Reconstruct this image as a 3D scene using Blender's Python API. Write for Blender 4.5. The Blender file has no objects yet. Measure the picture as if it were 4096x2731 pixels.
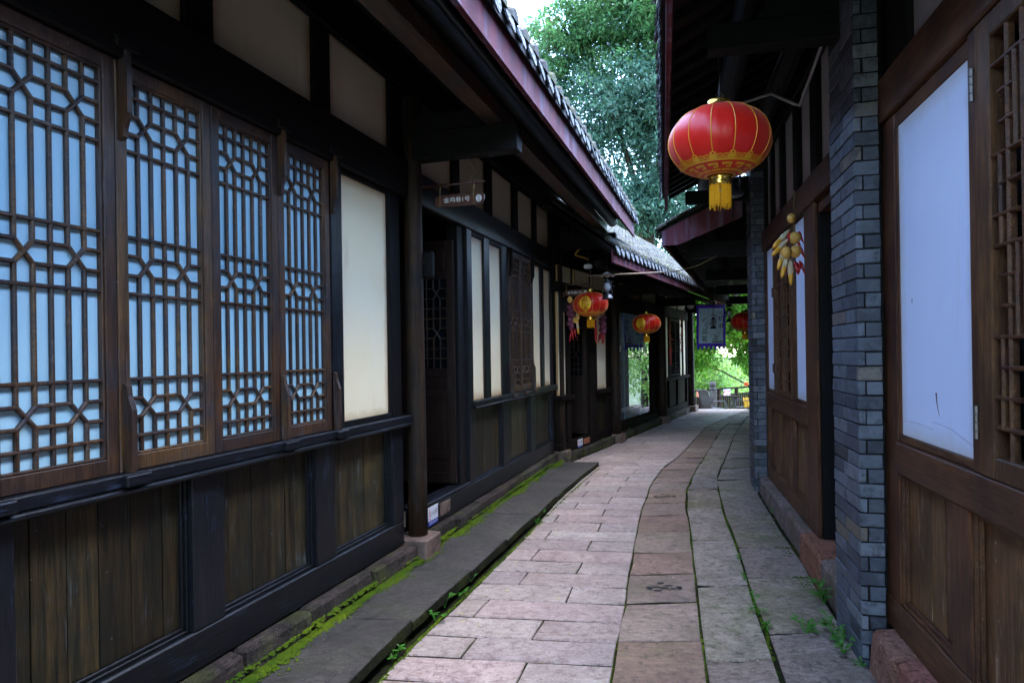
import bpy, math, random
import numpy as np
from mathutils import Vector, Matrix
random.seed(7); rng = np.random.default_rng(11)
R = math.radians
C = bpy.context.scene.collection
scene = bpy.context.scene
# ---------------------------------------------------------------- camera, sky, sun, exposure
cam_d = bpy.data.cameras.new('camera'); cam = bpy.data.objects.new('camera', cam_d); C.objects.link(cam)
cam_d.sensor_width = 36.0; cam_d.lens = 24.003; cam_d.shift_y = 0.0116; cam_d.clip_start = 0.05; cam_d.clip_end = 900
roll = 0.0152
cam.matrix_world = Matrix.Translation((0, 0, 1.70)) @ Matrix.Rotation(R(90), 4, 'X') @ Matrix.Rotation(-roll, 4, 'Z')
scene.camera = cam
world = bpy.data.worlds.new('World'); scene.world = world; world.use_nodes = True
wn = world.node_tree; bg = wn.nodes['Background']
sky = wn.nodes.new('ShaderNodeTexSky'); sky.sky_type = 'NISHITA'; sky.sun_disc = False
sun_dir = Vector((0.30, 0.05, 1.2)).normalized()
sky.sun_elevation = math.asin(sun_dir.z); sky.sun_rotation = math.atan2(sun_dir.x, sun_dir.y)
sky.air_density = 1.0; sky.dust_density = 1.0; sky.ozone_density = 2.5
wn.links.new(sky.outputs[0], bg.inputs[0]); bg.inputs[1].default_value = 0.15
sl = bpy.data.lights.new('sun', 'SUN'); sl.energy = 0.5; sl.angle = R(60); sl.color = (1.0, 0.97, 0.93)
so = bpy.data.objects.new('sun', sl); C.objects.link(so); so.rotation_euler = sun_dir.to_track_quat('Z', 'Y').to_euler(); so.location = (2, -2, 9)
scene.view_settings.view_transform = 'Standard'; scene.view_settings.look = 'None'
scene.view_settings.gamma = 1.0; scene.view_settings.use_curve_mapping = False
scene.view_settings.exposure = 4.15
scene.cycles.max_bounces = 8; scene.cycles.diffuse_bounces = 5; scene.cycles.glossy_bounces = 3
scene.cycles.transmission_bounces = 6; scene.cycles.transparent_max_bounces = 8; scene.cycles.sample_clamp_indirect = 8

# ---------------------------------------------------------------- node helpers and materials
class NT:
    def __init__(s, name):
        s.m = bpy.data.materials.new(name); s.m.use_nodes = True; s.t = s.m.node_tree
        s.b = s.t.nodes['Principled BSDF']; s.L = s.t.links.new
    def n(s, typ, **k):
        x = s.t.nodes.new('ShaderNode' + typ)
        for a, v in k.items(): setattr(x, a, v)
        return x
    def put(s, sock, v):
        if isinstance(v, bpy.types.NodeSocket): s.L(v, sock)
        else:
            if isinstance(v, tuple) and len(v) == 3 and sock.type == 'RGBA': v = v + (1,)
            sock.default_value = v
    def coord(s, scale=(1, 1, 1), rnd=True, which='Object'):
        o = s.n('TexCoord').outputs[which]
        if rnd:
            r = s.n('ObjectInfo').outputs['Random']; m = s.n('Math', operation='MULTIPLY'); s.L(r, m.inputs[0]); m.inputs[1].default_value = 37
            a = s.n('VectorMath', operation='ADD'); s.L(o, a.inputs[0]); s.L(m.outputs[0], a.inputs[1]); o = a.outputs[0]
        mp = s.n('Mapping'); s.L(o, mp.inputs[0]); mp.inputs['Scale'].default_value = scale
        return mp.outputs[0]
    def noise(s, v, scale, detail=4, rough=.55, dist=0):
        x = s.n('TexNoise'); s.L(v, x.inputs['Vector']); x.inputs['Scale'].default_value = scale
        x.inputs['Detail'].default_value = detail; x.inputs['Roughness'].default_value = rough; x.inputs['Distortion'].default_value = dist
        return x.outputs['Fac']
    def ramp(s, f, *stops):
        x = s.n('ValToRGB'); s.put(x.inputs[0], f); e = x.color_ramp.elements
        while len(e) < len(stops): e.new(.5)
        for q, (p, c) in zip(e, stops):
            q.position = p; q.color = (c, c, c, 1) if not isinstance(c, tuple) else c + (1,)
        return x.outputs[0]
    def mix(s, f, a, b, mode='MIX'):
        x = s.n('Mix', data_type='RGBA', blend_type=mode); s.put(x.inputs[0], f); s.put(x.inputs[6], a); s.put(x.inputs[7], b)
        return x.outputs[2]
    def math(s, op, a, b=0.0):
        x = s.n('Math', operation=op); s.put(x.inputs[0], a); s.put(x.inputs[1], b); return x.outputs[0]
    def rand(s): return s.n('ObjectInfo').outputs['Random']
    def hsv(s, c, v, h=.5, sa=1.0):
        x = s.n('HueSaturation'); s.put(x.inputs['Color'], c); s.put(x.inputs['Value'], v); s.put(x.inputs['Hue'], h); s.put(x.inputs['Saturation'], sa)
        return x.outputs[0]
    def bump(s, h, st=.4, d=.01):
        x = s.n('Bump'); s.put(x.inputs['Height'], h); x.inputs['Strength'].default_value = st; x.inputs['Distance'].default_value = d
        s.L(x.outputs[0], s.b.inputs['Normal'])
    def out(s, col, rough=.6, spec=.5, metal=0.0):
        s.put(s.b.inputs['Base Color'], col); s.put(s.b.inputs['Roughness'], rough); s.b.inputs['Specular IOR Level'].default_value = spec
        s.b.inputs['Metallic'].default_value = metal; return s.m

def wood(name, base, streak, wear, axis, rough=.45, wear_amt=.6, var=.5, spec=.5, blotch=None):
    t = NT(name); k = 22.0
    sc = (1.2, k, k) if axis == 'x' else ((k, k, 1.2) if axis == 'z' else (k, 1.2, k))
    v = t.coord(sc); w = t.coord((1, 1, 1))
    g = t.noise(v, 1.6, 5, .6, .35); g2 = t.noise(v, 6, 3, .6)
    c = t.mix(t.ramp(g, (.32, 0.0), (.68, 1.0)), base, streak)
    if blotch: c = t.mix(t.ramp(t.noise(w, 3.2, 4, .6), (.42, 0.0), (.66, .85)), c, blotch)
    wsc = t.coord((6, 6, 2.2) if axis != 'x' else (2.2, 6, 6))
    wn_ = t.math('MULTIPLY', t.noise(wsc, 1.4, 5, .7, .3), t.math('ADD', t.noise(v, 5, 2, .5), .5))
    c = t.mix(t.ramp(wn_, (.60, 0.0), (.74, wear_amt)), c, wear)
    c = t.mix(t.ramp(t.noise(w, 34, 2, .5), (.735, 0.0), (.76, wear_amt * .8)), c, tuple(min(1, x * 1.8) for x in wear))
    c = t.hsv(c, t.math('ADD', t.math('MULTIPLY', t.ramp(t.noise(v, 7, 4, .65), (.36, 0.0), (.64, 1.0)), .75), .62))
    c = t.hsv(c, t.math('ADD', t.math('MULTIPLY', t.rand(), var), 1 - var / 2), t.math('ADD', t.math('MULTIPLY', t.rand(), .014), .493))
    r = t.math('ADD', t.math('MULTIPLY', g2, .35), rough - .15)
    t.bump(t.math('ADD', g, g2), .35, .004)
    return t.out(c, r, spec)
M = {}
for ax in 'xz':
    M['dark_' + ax] = wood('dark_wood_' + ax, (.0016, .0017, .0022), (.0045, .004, .004), (.018, .022, .03), ax, .60, .5, .5, .2)
    M['blue_' + ax] = wood('weathered_dark_wood_' + ax, (.0014, .0025, .0048), (.0050, .0060, .0088), (.025, .042, .080), ax, .40, .6, .5, .34)
    M['matte_' + ax] = wood('matte_dark_wood_' + ax, (.006, .005, .005), (.018, .013, .010), (.03, .028, .028), ax, .75, .5, .4, .04)
    M['brown_' + ax] = wood('worn_brown_wood_' + ax, (.030, .014, .006), (.105, .050, .018), (.12, .10, .10), ax, .45, .55, .5, .4, (.022, .021, .027))
    M['red_' + ax] = wood('reddish_brown_wood_' + ax, (.065, .025, .011), (.13, .052, .018), (.15, .10, .07), ax, .46, .4, .2, .3, (.030, .013, .009))
M['plank'] = wood('olive_brown_plank', (.0075, .0078, .0042), (.052, .034, .012), (.070, .082, .088), 'z', .42, .65, .9, .3, (.009, .013, .010))
M['plank_matte'] = wood('far_olive_plank', (.010, .010, .006), (.045, .030, .012), (.05, .055, .055), 'z', .8, .5, .6, .04, (.012, .014, .010))
M['plank_red'] = wood('red_brown_panel_board', (.095, .042, .016), (.17, .078, .028), (.34, .23, .15), 'z', .45, .6, .2, .3, (.045, .022, .010))
M['pole_wood'] = wood('round_column_wood', (.007, .005, .004), (.042, .020, .009), (.035, .035, .04), 'z', .6, .5, .3, .2, (.010, .009, .009))
M['door'] = wood('dark_brown_door_wood', (.016, .009, .006), (.032, .016, .010), (.04, .035, .035), 'z', .38, .4, .3, .45)

def plaster(name, base, tint, stain, spec=.4, rough=.5):
    t = NT(name); w = t.coord((1, 1, 1)); v = t.coord((5, 5, .9))
    c = t.mix(t.ramp(t.noise(w, 1.3, 4, .6), (.35, 0.0), (.7, 1.0)), base, tint)
    c = t.mix(t.ramp(t.noise(v, 2.2, 5, .65), (.60, 0.0), (.85, .35)), c, stain)
    c = t.mix(t.ramp(t.noise(w, 22, 3, .6), (.72, 0.0), (.78, .3)), c, stain)
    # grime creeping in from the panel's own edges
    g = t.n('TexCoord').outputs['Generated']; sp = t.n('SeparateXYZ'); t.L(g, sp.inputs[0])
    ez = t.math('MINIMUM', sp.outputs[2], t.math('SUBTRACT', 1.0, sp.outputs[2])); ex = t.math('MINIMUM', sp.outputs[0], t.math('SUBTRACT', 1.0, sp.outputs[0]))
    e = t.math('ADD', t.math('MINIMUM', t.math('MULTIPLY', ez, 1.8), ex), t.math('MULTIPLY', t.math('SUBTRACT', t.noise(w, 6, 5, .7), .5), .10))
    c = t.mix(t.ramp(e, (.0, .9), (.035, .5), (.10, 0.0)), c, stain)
    t.bump(t.noise(w, 60, 3, .6), .12, .002)
    return t.out(c, rough, spec)
M['cream'] = plaster('cream_panel', (.90, .77, .48), (.92, .84, .60), (.46, .24, .08))
M['cream_old'] = plaster('aged_cream_plaster', (.54, .44, .28), (.62, .53, .39), (.30, .18, .07), .2, .8)
M['white'] = plaster('white_board', (.66, .74, .95), (.72, .79, .96), (.55, .55, .55), .5, .42)
M['greywhite'] = plaster('grey_white_plaster', (.40, .38, .40), (.48, .46, .47), (.25, .23, .22), .2, .8)
def flat(name, col, rough=.5, spec=.5, metal=0.0, nz=0.0, sc=20):
    t = NT(name); c = col
    if nz: c = t.hsv(col, t.math('ADD', t.math('MULTIPLY', t.noise(t.coord(), sc, 4, .6), nz * 2), 1 - nz))
    return t.out(c, rough, spec, metal)
t = NT('pale_blue_paper_pane'); w = t.coord(rnd=False)
c = t.mix(t.ramp(t.noise(w, 1.4, 3), (.3, 0.0), (.7, 1.0)), (.28, .62, .77), (.42, .74, .86)); c = t.hsv(c, t.math('ADD', t.math('MULTIPLY', t.noise(t.coord((1,1,.35)), 5, 5, .65), .40), .80), .5, t.math('ADD', t.math('MULTIPLY', t.rand(), .3), .75))
t.b.inputs['Coat Weight'].default_value = .5; t.b.inputs['Coat Roughness'].default_value = .08
M['bluepane'] = t.out(c, .35, .5)
t = NT('dark_window_glass'); t.b.inputs['Coat Weight'].default_value = 1.0; t.b.inputs['Coat Roughness'].default_value = .02
M['darkpane'] = t.out((.006, .010, .013), .05, .6)
t = NT('clear_glass'); 
tr = t.n('BsdfTransparent'); tr.inputs[0].default_value = (.80, .90, .92, 1); gl = t.n('BsdfGlossy'); gl.inputs['Roughness'].default_value = .01; gl.inputs[0].default_value = (.9, .95, 1, 1)
fr = t.n('Fresnel'); fr.inputs[0].default_value = 1.6; ms = t.n('MixShader'); t.L(t.math('ADD', fr.outputs[0], .03), ms.inputs[0]); t.L(tr.outputs[0], ms.inputs[1]); t.L(gl.outputs[0], ms.inputs[2])
t.L(ms.outputs[0], t.t.nodes['Material Output'].inputs[0]); M['glass'] = t.m

def stone(name, a, b, dk, moss=.0, bsc=.5, rough=.75, sc=1.0, var=.35, spec=.3, pits=0.0, hv=.02):
    t = NT(name); w = t.coord((1, 1, 1))
    n1 = t.noise(w, 2.6 * sc, 6, .62, .5); n2 = t.noise(w, 15 * sc, 6, .7); n3 = t.noise(w, 90 * sc, 3, .6)
    c = t.mix(t.ramp(n1, (.36, 0.0), (.66, 1.0)), a, b)
    c = t.mix(t.ramp(n2, (.34, .9), (.50, 0.0)), c, dk)
    vn = t.noise(t.coord((1, 2.6, 1)), 4.5 * sc, 7, .7, 1.2); c = t.mix(t.ramp(vn, (.44, .0), (.49, .45), (.51, .45), (.56, 0.0)), c, dk)
    c = t.hsv(c, t.math('ADD', t.math('MULTIPLY', n3, .55), .72))
    if pits: c = t.mix(t.ramp(t.noise(w, 42 * sc, 2, .5), (.28, pits), (.38, 0.0)), c, dk)
    if moss:
        m = t.math('MULTIPLY', t.ramp(t.noise(w, 3.5, 5, .7), (.48, 0.0), (.66, 1.0)), moss)
        c = t.mix(m, c, (.085, .11, .015))
    c = t.hsv(c, t.math('ADD', t.math('MULTIPLY', t.rand(), var), 1 - var / 2), t.math('ADD', t.math('MULTIPLY', t.math('FRACT', t.math('MULTIPLY', t.rand(), 7.3)), hv), .5 - hv / 2), t.math('ADD', t.math('MULTIPLY', t.math('FRACT', t.math('MULTIPLY', t.rand(), 13.7)), hv * 12), 1 - hv * 6))
    r = t.math('ADD', t.math('MULTIPLY', n2, .3), rough - .15)
    t.bump(t.math('ADD', t.math('MULTIPLY', n1, 1.6), t.math('ADD', n2, t.math('MULTIPLY', n3, .25))), bsc, .045)
    return t.out(c, r, spec)
M['pink'] = stone('pink_granite_slab', (.33, .265, .245), (.45, .37, .345), (.17, .12, .11), 0, .5, .55, 1.2, .30, .4, .9, .028)
M['walk'] = stone('dark_sandstone_slab', (.045, .040, .037), (.080, .069, .062), (.020, .018, .017), .12, .7, .62, 1, .25, .4)
M['brownslab'] = stone('brown_sandstone_slab', (.19, .125, .10), (.28, .195, .155), (.075, .05, .04), .18, .4, .62, 1, .3, .4)
M['greyslab'] = stone('grey_sandstone_slab', (.26, .205, .175), (.42, .335, .29), (.07, .055, .046), .2, .9, .62, 1.3, .35, .4)
M['mossslab'] = stone('mossy_grey_slab', (.26, .21, .165), (.41, .335, .265), (.07, .06, .042), .55, .8, .65, 1.3, .3, .4)
M['redstone'] = stone('red_sandstone_block', (.34, .145, .10), (.46, .22, .165), (.12, .05, .035), .12, .9, .85, 2.2, .2, .2, .7)
M['plinth'] = stone('mossy_plinth_stone', (.035, .026, .023), (.11, .078, .070), (.012, .010, .009), .45, .9, .8, 2.0, .3, .25)
M['plinthr'] = stone('right_plinth_stone', (.22, .145, .125), (.38, .27, .235), (.08, .05, .045), .45, .9, .8, 2.2, .3, .25, .6)
M['palebase'] = stone('pale_column_base_stone', (.13, .085, .07), (.21, .145, .12), (.07, .05, .04), .12, .3, .7, 1, .2, .25)
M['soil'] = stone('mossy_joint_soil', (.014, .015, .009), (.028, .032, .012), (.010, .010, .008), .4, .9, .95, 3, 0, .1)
M['ground'] = stone('pale_lower_ground', (.14, .18, .10), (.24, .27, .18), (.10, .14, .05), .2, .3, .9, .1, 0, .1)
t = NT('moss'); w = t.coord(rnd=False); c = t.mix(t.ramp(t.noise(w, 3.2, 4), (.35, 0.0), (.65, 1.0)), (.024, .056, .004), (.085, .13, .006)); c = t.mix(t.ramp(t.noise(w, 25, 3), (.3, .6), (.5, 0.0)), c, (.018, .028, .008))
M['moss'] = t.out(c, .95, .1)
# blue-grey brick
t = NT('blue_grey_brick'); w = t.coord(); rn = t.rand()
c = t.ramp(rn, (.0, (.014, .020, .032)), (.15, (.055, .070, .098)), (.38, (.110, .130, .162)), (.58, (.032, .041, .058)), (.78, (.14, .155, .185)), (.95, (.047, .060, .084)), (.965, (.20, .16, .11)), (.985, (.006, .007, .010)))
c = t.mix(t.ramp(t.noise(w, 9, 5, .65), (.50, 0.0), (.75, .5)), c, (.15, .17, .20)); c = t.mix(t.ramp(t.noise(w, 11, 6, .75), (.36, .85), (.50, 0.0)), c, (.022, .026, .034))
lw = t.coord((3, 3, 60)); c = t.hsv(c, t.math('ADD', t.math('MULTIPLY', t.noise(lw, 3, 3), .4), .8))
t.bump(t.math('ADD', t.noise(w, 40, 4, .7), t.noise(lw, 3, 2)), .5, .006); M['brick'] = t.out(c, .52, .45)
M['mortar'] = stone('grey_mortar', (.018, .018, .02), (.035, .035, .037), (.01, .01, .01), .0, .7, .9, 6, 0, .1)
# painted fascia
t = NT('faded_red_fascia_paint'); w = t.coord(rnd=False); v = t.coord((7, 7, .8), rnd=False)
c = t.mix(t.ramp(t.noise(w, 2.5, 4), (.35, 0.0), (.65, 1.0)), (.090, .026, .036), (.14, .048, .058)); c = t.mix(t.ramp(t.noise(v, 1.2, 4, .6), (.52, 0.0), (.66, .75)), c, (.17, .13, .18))
c = t.mix(t.ramp(t.noise(v, 4, 4, .7), (.66, 0.0), (.74, .8)), c, (.05, .03, .035)); t.bump(t.noise(v, 6, 4), .25, .004); M['fascia'] = t.out(c, .65, .06)
t = NT('grey_roof_tile'); w = t.coord(); c = t.mix(t.ramp(t.noise(w, 9, 5, .65), (.38, 0.0), (.62, 1.0)), (.018, .020, .021), (.070, .073, .066)); c = t.mix(t.ramp(t.noise(w, 5, 4, .7), (.50, 0.0), (.68, .8)), c, (.075, .085, .032))
c = t.mix(t.ramp(t.noise(w, 30, 3), (.60, 0.0), (.72, .7)), c, (.14, .145, .14)); c = t.hsv(c, t.math('ADD', t.math('MULTIPLY', t.rand(), .5), .75)); t.bump(t.noise(w, 30, 5, .7), .7, .01); M['tile'] = t.out(c, .8, .25)
t = NT('drip_tile'); w = t.coord(); vo = t.n('TexVoronoi'); t.L(w, vo.inputs['Vector']); vo.inputs['Scale'].default_value = 38
c = t.mix(t.ramp(vo.outputs['Distance'], (.2, 0.0), (.5, 1.0)), (.22, .24, .27), (.035, .038, .045)); t.bump(vo.outputs['Distance'], 1.0, .012); M['drip'] = t.out(c, .6, .35)
M['deck'] = flat('dark_roof_board', (.010, .008, .008), .7, .3, 0, .3, 8)
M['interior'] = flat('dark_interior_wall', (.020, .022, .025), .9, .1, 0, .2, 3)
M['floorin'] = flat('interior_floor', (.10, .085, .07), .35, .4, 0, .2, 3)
t = NT('red_satin'); w = t.coord((1, 1, .5), rnd=False); c = t.mix(t.noise(w, 5, 3), (.58, .006, .003), (.74, .016, .005)); t.b.inputs['Sheen Weight'].default_value = .25
t.b.inputs['Sheen Tint'].default_value = (1, .5, .4, 1); t.bump(t.noise(t.coord((6, 6, 1), rnd=False), 4, 3), .3, .012); M['satin'] = t.out(c, .38, .4)
M['gold'] = flat('gold_print', (.78, .38, .02), .4, .5, 0, .1); M['goldfoil'] = flat('gold_foil', (.85, .52, .10), .22, .6, .9, .3, 30)
M['tassel'] = flat('yellow_tassel_thread', (.88, .44, .012), .55, .4, 0, .2, 60); M['yellowpatch'] = flat('yellow_patch', (.88, .50, .02), .45, .4, 0, .08, 12)
M['redink'] = flat('red_brown_ink', (.33, .02, .01), .6, .3); M['blackink'] = flat('black_ink', (.012, .012, .014), .6, .3); M['redprint'] = flat('red_print', (.65, .02, .03), .5)
M['blackmetal'] = flat('black_enamel_metal', (.012, .015, .020), .28, .6, 0, .2); M['greymetal'] = flat('grey_metal', (.13, .115, .11), .35, .5, .7, .4); M['whiteshade'] = flat('white_enamel', (.72, .70, .72), .35, .5, 0, .1)
M['frost'] = flat('frosted_glass_chimney', (.34, .36, .40), .2, .6); M['rope'] = flat('jute_rope', (.16, .11, .05), .9, .1, 0, .3, 60)
M['sign'] = wood('sign_board_wood', (.045, .013, .010), (.075, .022, .015), (.10, .06, .05), 'x', .4, .3, .1); M['signwhite'] = flat('white_paint', (.75, .75, .74), .5)
M['stickerwhite'] = flat('sticker_white', (.70, .74, .82), .35); M['stickerblue'] = flat('sticker_blue', (.01, .03, .34), .35)
M['corn'] = flat('corn_kernels', (.80, .40, .03), .45, .5, 0, .35, 150); M['husk'] = flat('corn_husk', (.62, .52, .36), .7, .2, 0, .3, 40); M['gourd'] = flat('dried_potato_skin', (.66, .38, .09), .5, .4, 0, .35, 18)
M['chili'] = flat('red_chili', (.40, .004, .012), .22, .6, 0, .2); M['onion'] = flat('purple_onion', (.20, .045, .085), .35, .5, 0, .4, 25); M['orangechili'] = flat('orange_red_chili', (.60, .10, .02), .4, .5, 0, .4, 30)
t = NT('banner_cloth_blue_white'); w = t.coord(rnd=False); c = t.mix(t.noise(w, 2.2, 3), (.70, .80, 1.0), (.86, .92, 1.0)); t.bump(t.noise(t.coord((1, 1, 3), rnd=False), 2.5, 3), .6, .05); M['bancloth'] = t.out(c, .4, .4)
for k_, c_ in (('bancloth', (.72, .84, 1.0, 1)), ('banpurple', (.25, .10, .95, 1))):
    if k_ == 'banpurple': continue
    tl = t.n('BsdfTranslucent'); tl.inputs[0].default_value = c_; ms = t.n('MixShader'); ms.inputs[0].default_value = .62; t.L(t.b.outputs[0], ms.inputs[1]); t.L(tl.outputs[0], ms.inputs[2]); t.L(ms.outputs[0], t.t.nodes['Material Output'].inputs[0])
t = NT('banner_purple_border'); t.bump(t.noise(t.coord((1, 1, 3), rnd=False), 3, 3), .6, .04); M['banpurple'] = t.out((.16, .05, .85), .35, .5); tl = t.n('BsdfTranslucent'); tl.inputs[0].default_value = (.35, .12, 1, 1); ms = t.n('MixShader'); ms.inputs[0].default_value = .4; t.L(t.b.outputs[0], ms.inputs[1]); t.L(tl.outputs[0], ms.inputs[2]); t.L(ms.outputs[0], t.t.nodes['Material Output'].inputs[0])
M['fencewood'] = wood('fence_wood', (.014, .008, .006), (.024, .014, .009), (.06, .05, .04), 'z', .8, .4, .3, .08); M['sling'] = flat('grey_mesh_sling', (.055, .05, .045), .6, .3, 0, .2, 80)
M['yellowcloth'] = flat('yellow_cloth', (.60, .36, .04), .8, .2, 0, .2); M['signred'] = flat('crimson_sign', (.22, .008, .03), .4); M['signbrown'] = flat('orange_brown_sign', (.30, .10, .05), .5, .3, 0, .2); M['lilac'] = flat('lilac_band', (.35, .36, .75), .4)
M['pipe'] = flat('grey_plastic_pipe', (.42, .40, .40), .4, .4); M['yellowpipe'] = flat('yellow_pipe', (.40, .23, .02), .4, .5); M['bamboo'] = flat('pale_bamboo', (.42, .32, .25), .5, .4, 0, .2)
M['porcelain'] = flat('pale_celadon_porcelain', (.42, .62, .66), .15, .6, 0, .1); M['bluechina'] = flat('blue_china', (.05, .18, .42), .15, .6, 0, .4, 30); M['tablecloth'] = flat('pale_blue_cloth', (.25, .48, .58), .7, .2); M['curtain'] = flat('grey_green_curtain', (.30, .34, .32), .8, .2, 0, .2); M['wallred'] = flat('red_painted_post', (.22, .03, .02), .5)
M['bark'] = stone('tree_bark', (.045, .035, .025), (.09, .075, .055), (.02, .016, .012), .15, .9, .9, 2, .1, .1)
def leafmat(name, a, b, tr=.35):
    t = NT(name); w = t.coord(rnd=False); c = t.mix(t.ramp(t.noise(w, .9, 3), (.35, 0.0), (.65, 1.0)), a, b)
    gi = t.n('NewGeometry').outputs['Random Per Island']; c = t.hsv(c, t.math('ADD', t.math('MULTIPLY', gi, .8), .6), t.math('ADD', t.math('MULTIPLY', gi, .04), .48))
    t.out(c, .45, .28); tl = t.n('BsdfTranslucent'); t.put(tl.inputs[0], t.hsv(c, 1.9)); ms = t.n('MixShader'); ms.inputs[0].default_value = tr
    t.L(t.b.outputs[0], ms.inputs[1]); t.L(tl.outputs[0], ms.inputs[2]); t.L(ms.outputs[0], t.t.nodes['Material Output'].inputs[0]); return t.m
M['leaf'] = leafmat('dark_green_leaf', (.030, .075, .056), (.055, .125, .080)); M['leaf2'] = leafmat('bright_green_leaf', (.040, .11, .040), (.072, .155, .052), .45)
M['leaf4'] = leafmat('fresh_green_leaf', (.055, .15, .014), (.11, .22, .016), .5); M['leaf3'] = leafmat('pale_green_leaf', (.10, .19, .05), (.18, .28, .06), .5); M['weed'] = leafmat('weed_leaf', (.045, .17, .020), (.085, .25, .030), .35)
M['dry'] = leafmat('dry_grass', (.28, .22, .10), (.34, .30, .16), .3)

# ---------------------------------------------------------------- mesh helpers
class MB:
    def __init__(s): s.v = []; s.f = []
    def add(s, v, f):
        n = len(s.v); s.v += [tuple(map(float, p)) for p in v]; s.f += [tuple(n + i for i in q) for q in f]; return s
    def box(s, x0, x1, y0, y1, z0, z1, c=0.0, jit=0.0):
        x0, x1 = sorted((x0, x1)); y0, y1 = sorted((y0, y1)); z0, z1 = sorted((z0, z1))
        if c <= 0:
            v = [(x, y, z) for x in (x0, x1) for y in (y0, y1) for z in (z0, z1)]
            if jit: v = [tuple(q + random.uniform(-jit, jit) for q in p) for p in v]
            return s.add(v, [(0, 1, 3, 2), (4, 6, 7, 5), (0, 4, 5, 1), (2, 3, 7, 6), (0, 2, 6, 4), (1, 5, 7, 3)])
        c = min(c, (x1 - x0) * .4, (y1 - y0) * .4, (z1 - z0) * .4)
        return s.cbox(((x0, x1), (y0, y1), (z0, z1)), c, jit)
    def cbox(s, ext, c, jit=0.0, skew=None):
        key = {}; v = []
        for i in range(8):
            sg = [(i >> k) & 1 for k in range(3)]; j = [random.uniform(-jit, jit) for _ in range(3)] if jit else (0, 0, 0)
            for a in range(3):
                p = [ext[k][sg[k]] - ((c if sg[k] else -c) if k != a else 0) + j[k] for k in range(3)]
                key[(i, a)] = len(v); v.append(p)
        ctr = [sum(e) / 2 for e in ext]; f = []
        for a in range(3):
            b, d = [k for k in range(3) if k != a]
            for sa in (0, 1):
                f.append([key[((sa << a) | (u << b) | (w << d), a)] for u, w in ((0, 0), (1, 0), (1, 1), (0, 1))])
            for sb in (0, 1):
                for sd in (0, 1):
                    lo = (sb << b) | (sd << d); hi = lo | (1 << a); f.append([key[(lo, b)], key[(hi, b)], key[(hi, d)], key[(lo, d)]])
        for i in range(8): f.append([key[(i, 0)], key[(i, 1)], key[(i, 2)]])
        out = []
        for q in f:
            P = [Vector(v[k]) for k in q]; n = (P[1] - P[0]).cross(P[2] - P[0]); m = sum(P, Vector()) / len(P) - Vector(ctr)
            out.append(tuple(q) if n.dot(m) > 0 else tuple(reversed(q)))
        return s.add(v, out)
    def hull(s, P, F):   # convex cell given with any winding: faces are turned outwards
        ctr = sum((Vector(p) for p in P), Vector()) / len(P); out = []
        for q in F:
            A = [Vector(P[k]) for k in q]; n = (A[1] - A[0]).cross(A[2] - A[0]); m = sum(A, Vector()) / len(A) - ctr
            out.append(tuple(q) if n.dot(m) > 0 else tuple(reversed(q)))
        return s.add(P, out)
    def tube(s, path, rad, n=8, cap=True):
        P = [Vector(p) for p in path]; m = len(P); r = rad if hasattr(rad, '__len__') else [rad] * m
        d0 = (P[1] - P[0]).normalized(); up = Vector((0, 0, 1)) if abs(d0.z) < .9 else Vector((1, 0, 0)); a = d0.cross(up).normalized(); base = len(s.v); vs = []
        for i in range(m):
            d = (P[min(i + 1, m - 1)] - P[max(i - 1, 0)]).normalized(); a = (a - d * a.dot(d)).normalized(); b = d.cross(a)
            vs += [P[i] + (a * math.cos(2 * math.pi * k / n) + b * math.sin(2 * math.pi * k / n)) * r[i] for k in range(n)]
        f = [(i * n + k, i * n + (k + 1) % n, (i + 1) * n + (k + 1) % n, (i + 1) * n + k) for i in range(m - 1) for k in range(n)]
        if cap: f += [tuple(reversed(range(n))), tuple(range((m - 1) * n, m * n))]
        return s.add(vs, f)
    def lathe(s, prof, c=(0, 0, 0), n=24, flute=None):
        vs = []; 
        for r, z in prof:
            for k in range(n):
                a = 2 * math.pi * k / n; rr = r * (1 + (flute(a, z) if flute else 0)); vs.append((c[0] + rr * math.cos(a), c[1] + rr * math.sin(a), c[2] + z))
        m = len(prof); f = [(i * n + k, i * n + (k + 1) % n, (i + 1) * n + (k + 1) % n, (i + 1) * n + k) for i in range(m - 1) for k in range(n)]
        if prof[0][0] > .0005: f.append(tuple(reversed(range(n))))
        if prof[-1][0] > .0005: f.append(tuple(range((m - 1) * n, m * n)))
        return s.add(vs, f)
    def blob(s, c, r, n=10, m=6, wob=0.0, ax=None):
        rx, ry, rz = r if hasattr(r, '__len__') else (r, r, r); vs = []; ph = [random.uniform(0, 6) for _ in range(3)]
        for i in range(m + 1):
            t = math.pi * i / m
            for k in range(n):
                a = 2 * math.pi * k / n; w = 1 + wob * (math.sin(3 * a + ph[0]) * math.sin(2 * t + ph[1]) + .6 * math.sin(5 * a + ph[2] + 3 * t))
                p = Vector((rx * math.sin(t) * math.cos(a) * w, ry * math.sin(t) * math.sin(a) * w, -rz * math.cos(t)))
                if ax is not None: p = ax @ p
                vs.append((c[0] + p.x, c[1] + p.y, c[2] + p.z))
        return s.add(vs, [(i * n + k, i * n + (k + 1) % n, (i + 1) * n + (k + 1) % n, (i + 1) * n + k) for i in range(m) for k in range(n)])
    def ob(s, name, mat, parent=None, smooth=False, kind=None, label=None, loc=None):
        me = bpy.data.meshes.new(name); me.from_pydata(s.v, [], s.f); me.update()
        if smooth: me.polygons.foreach_set('use_smooth', [True] * len(me.polygons))
        return put(name, me, mat, parent, kind, label, loc)
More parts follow.
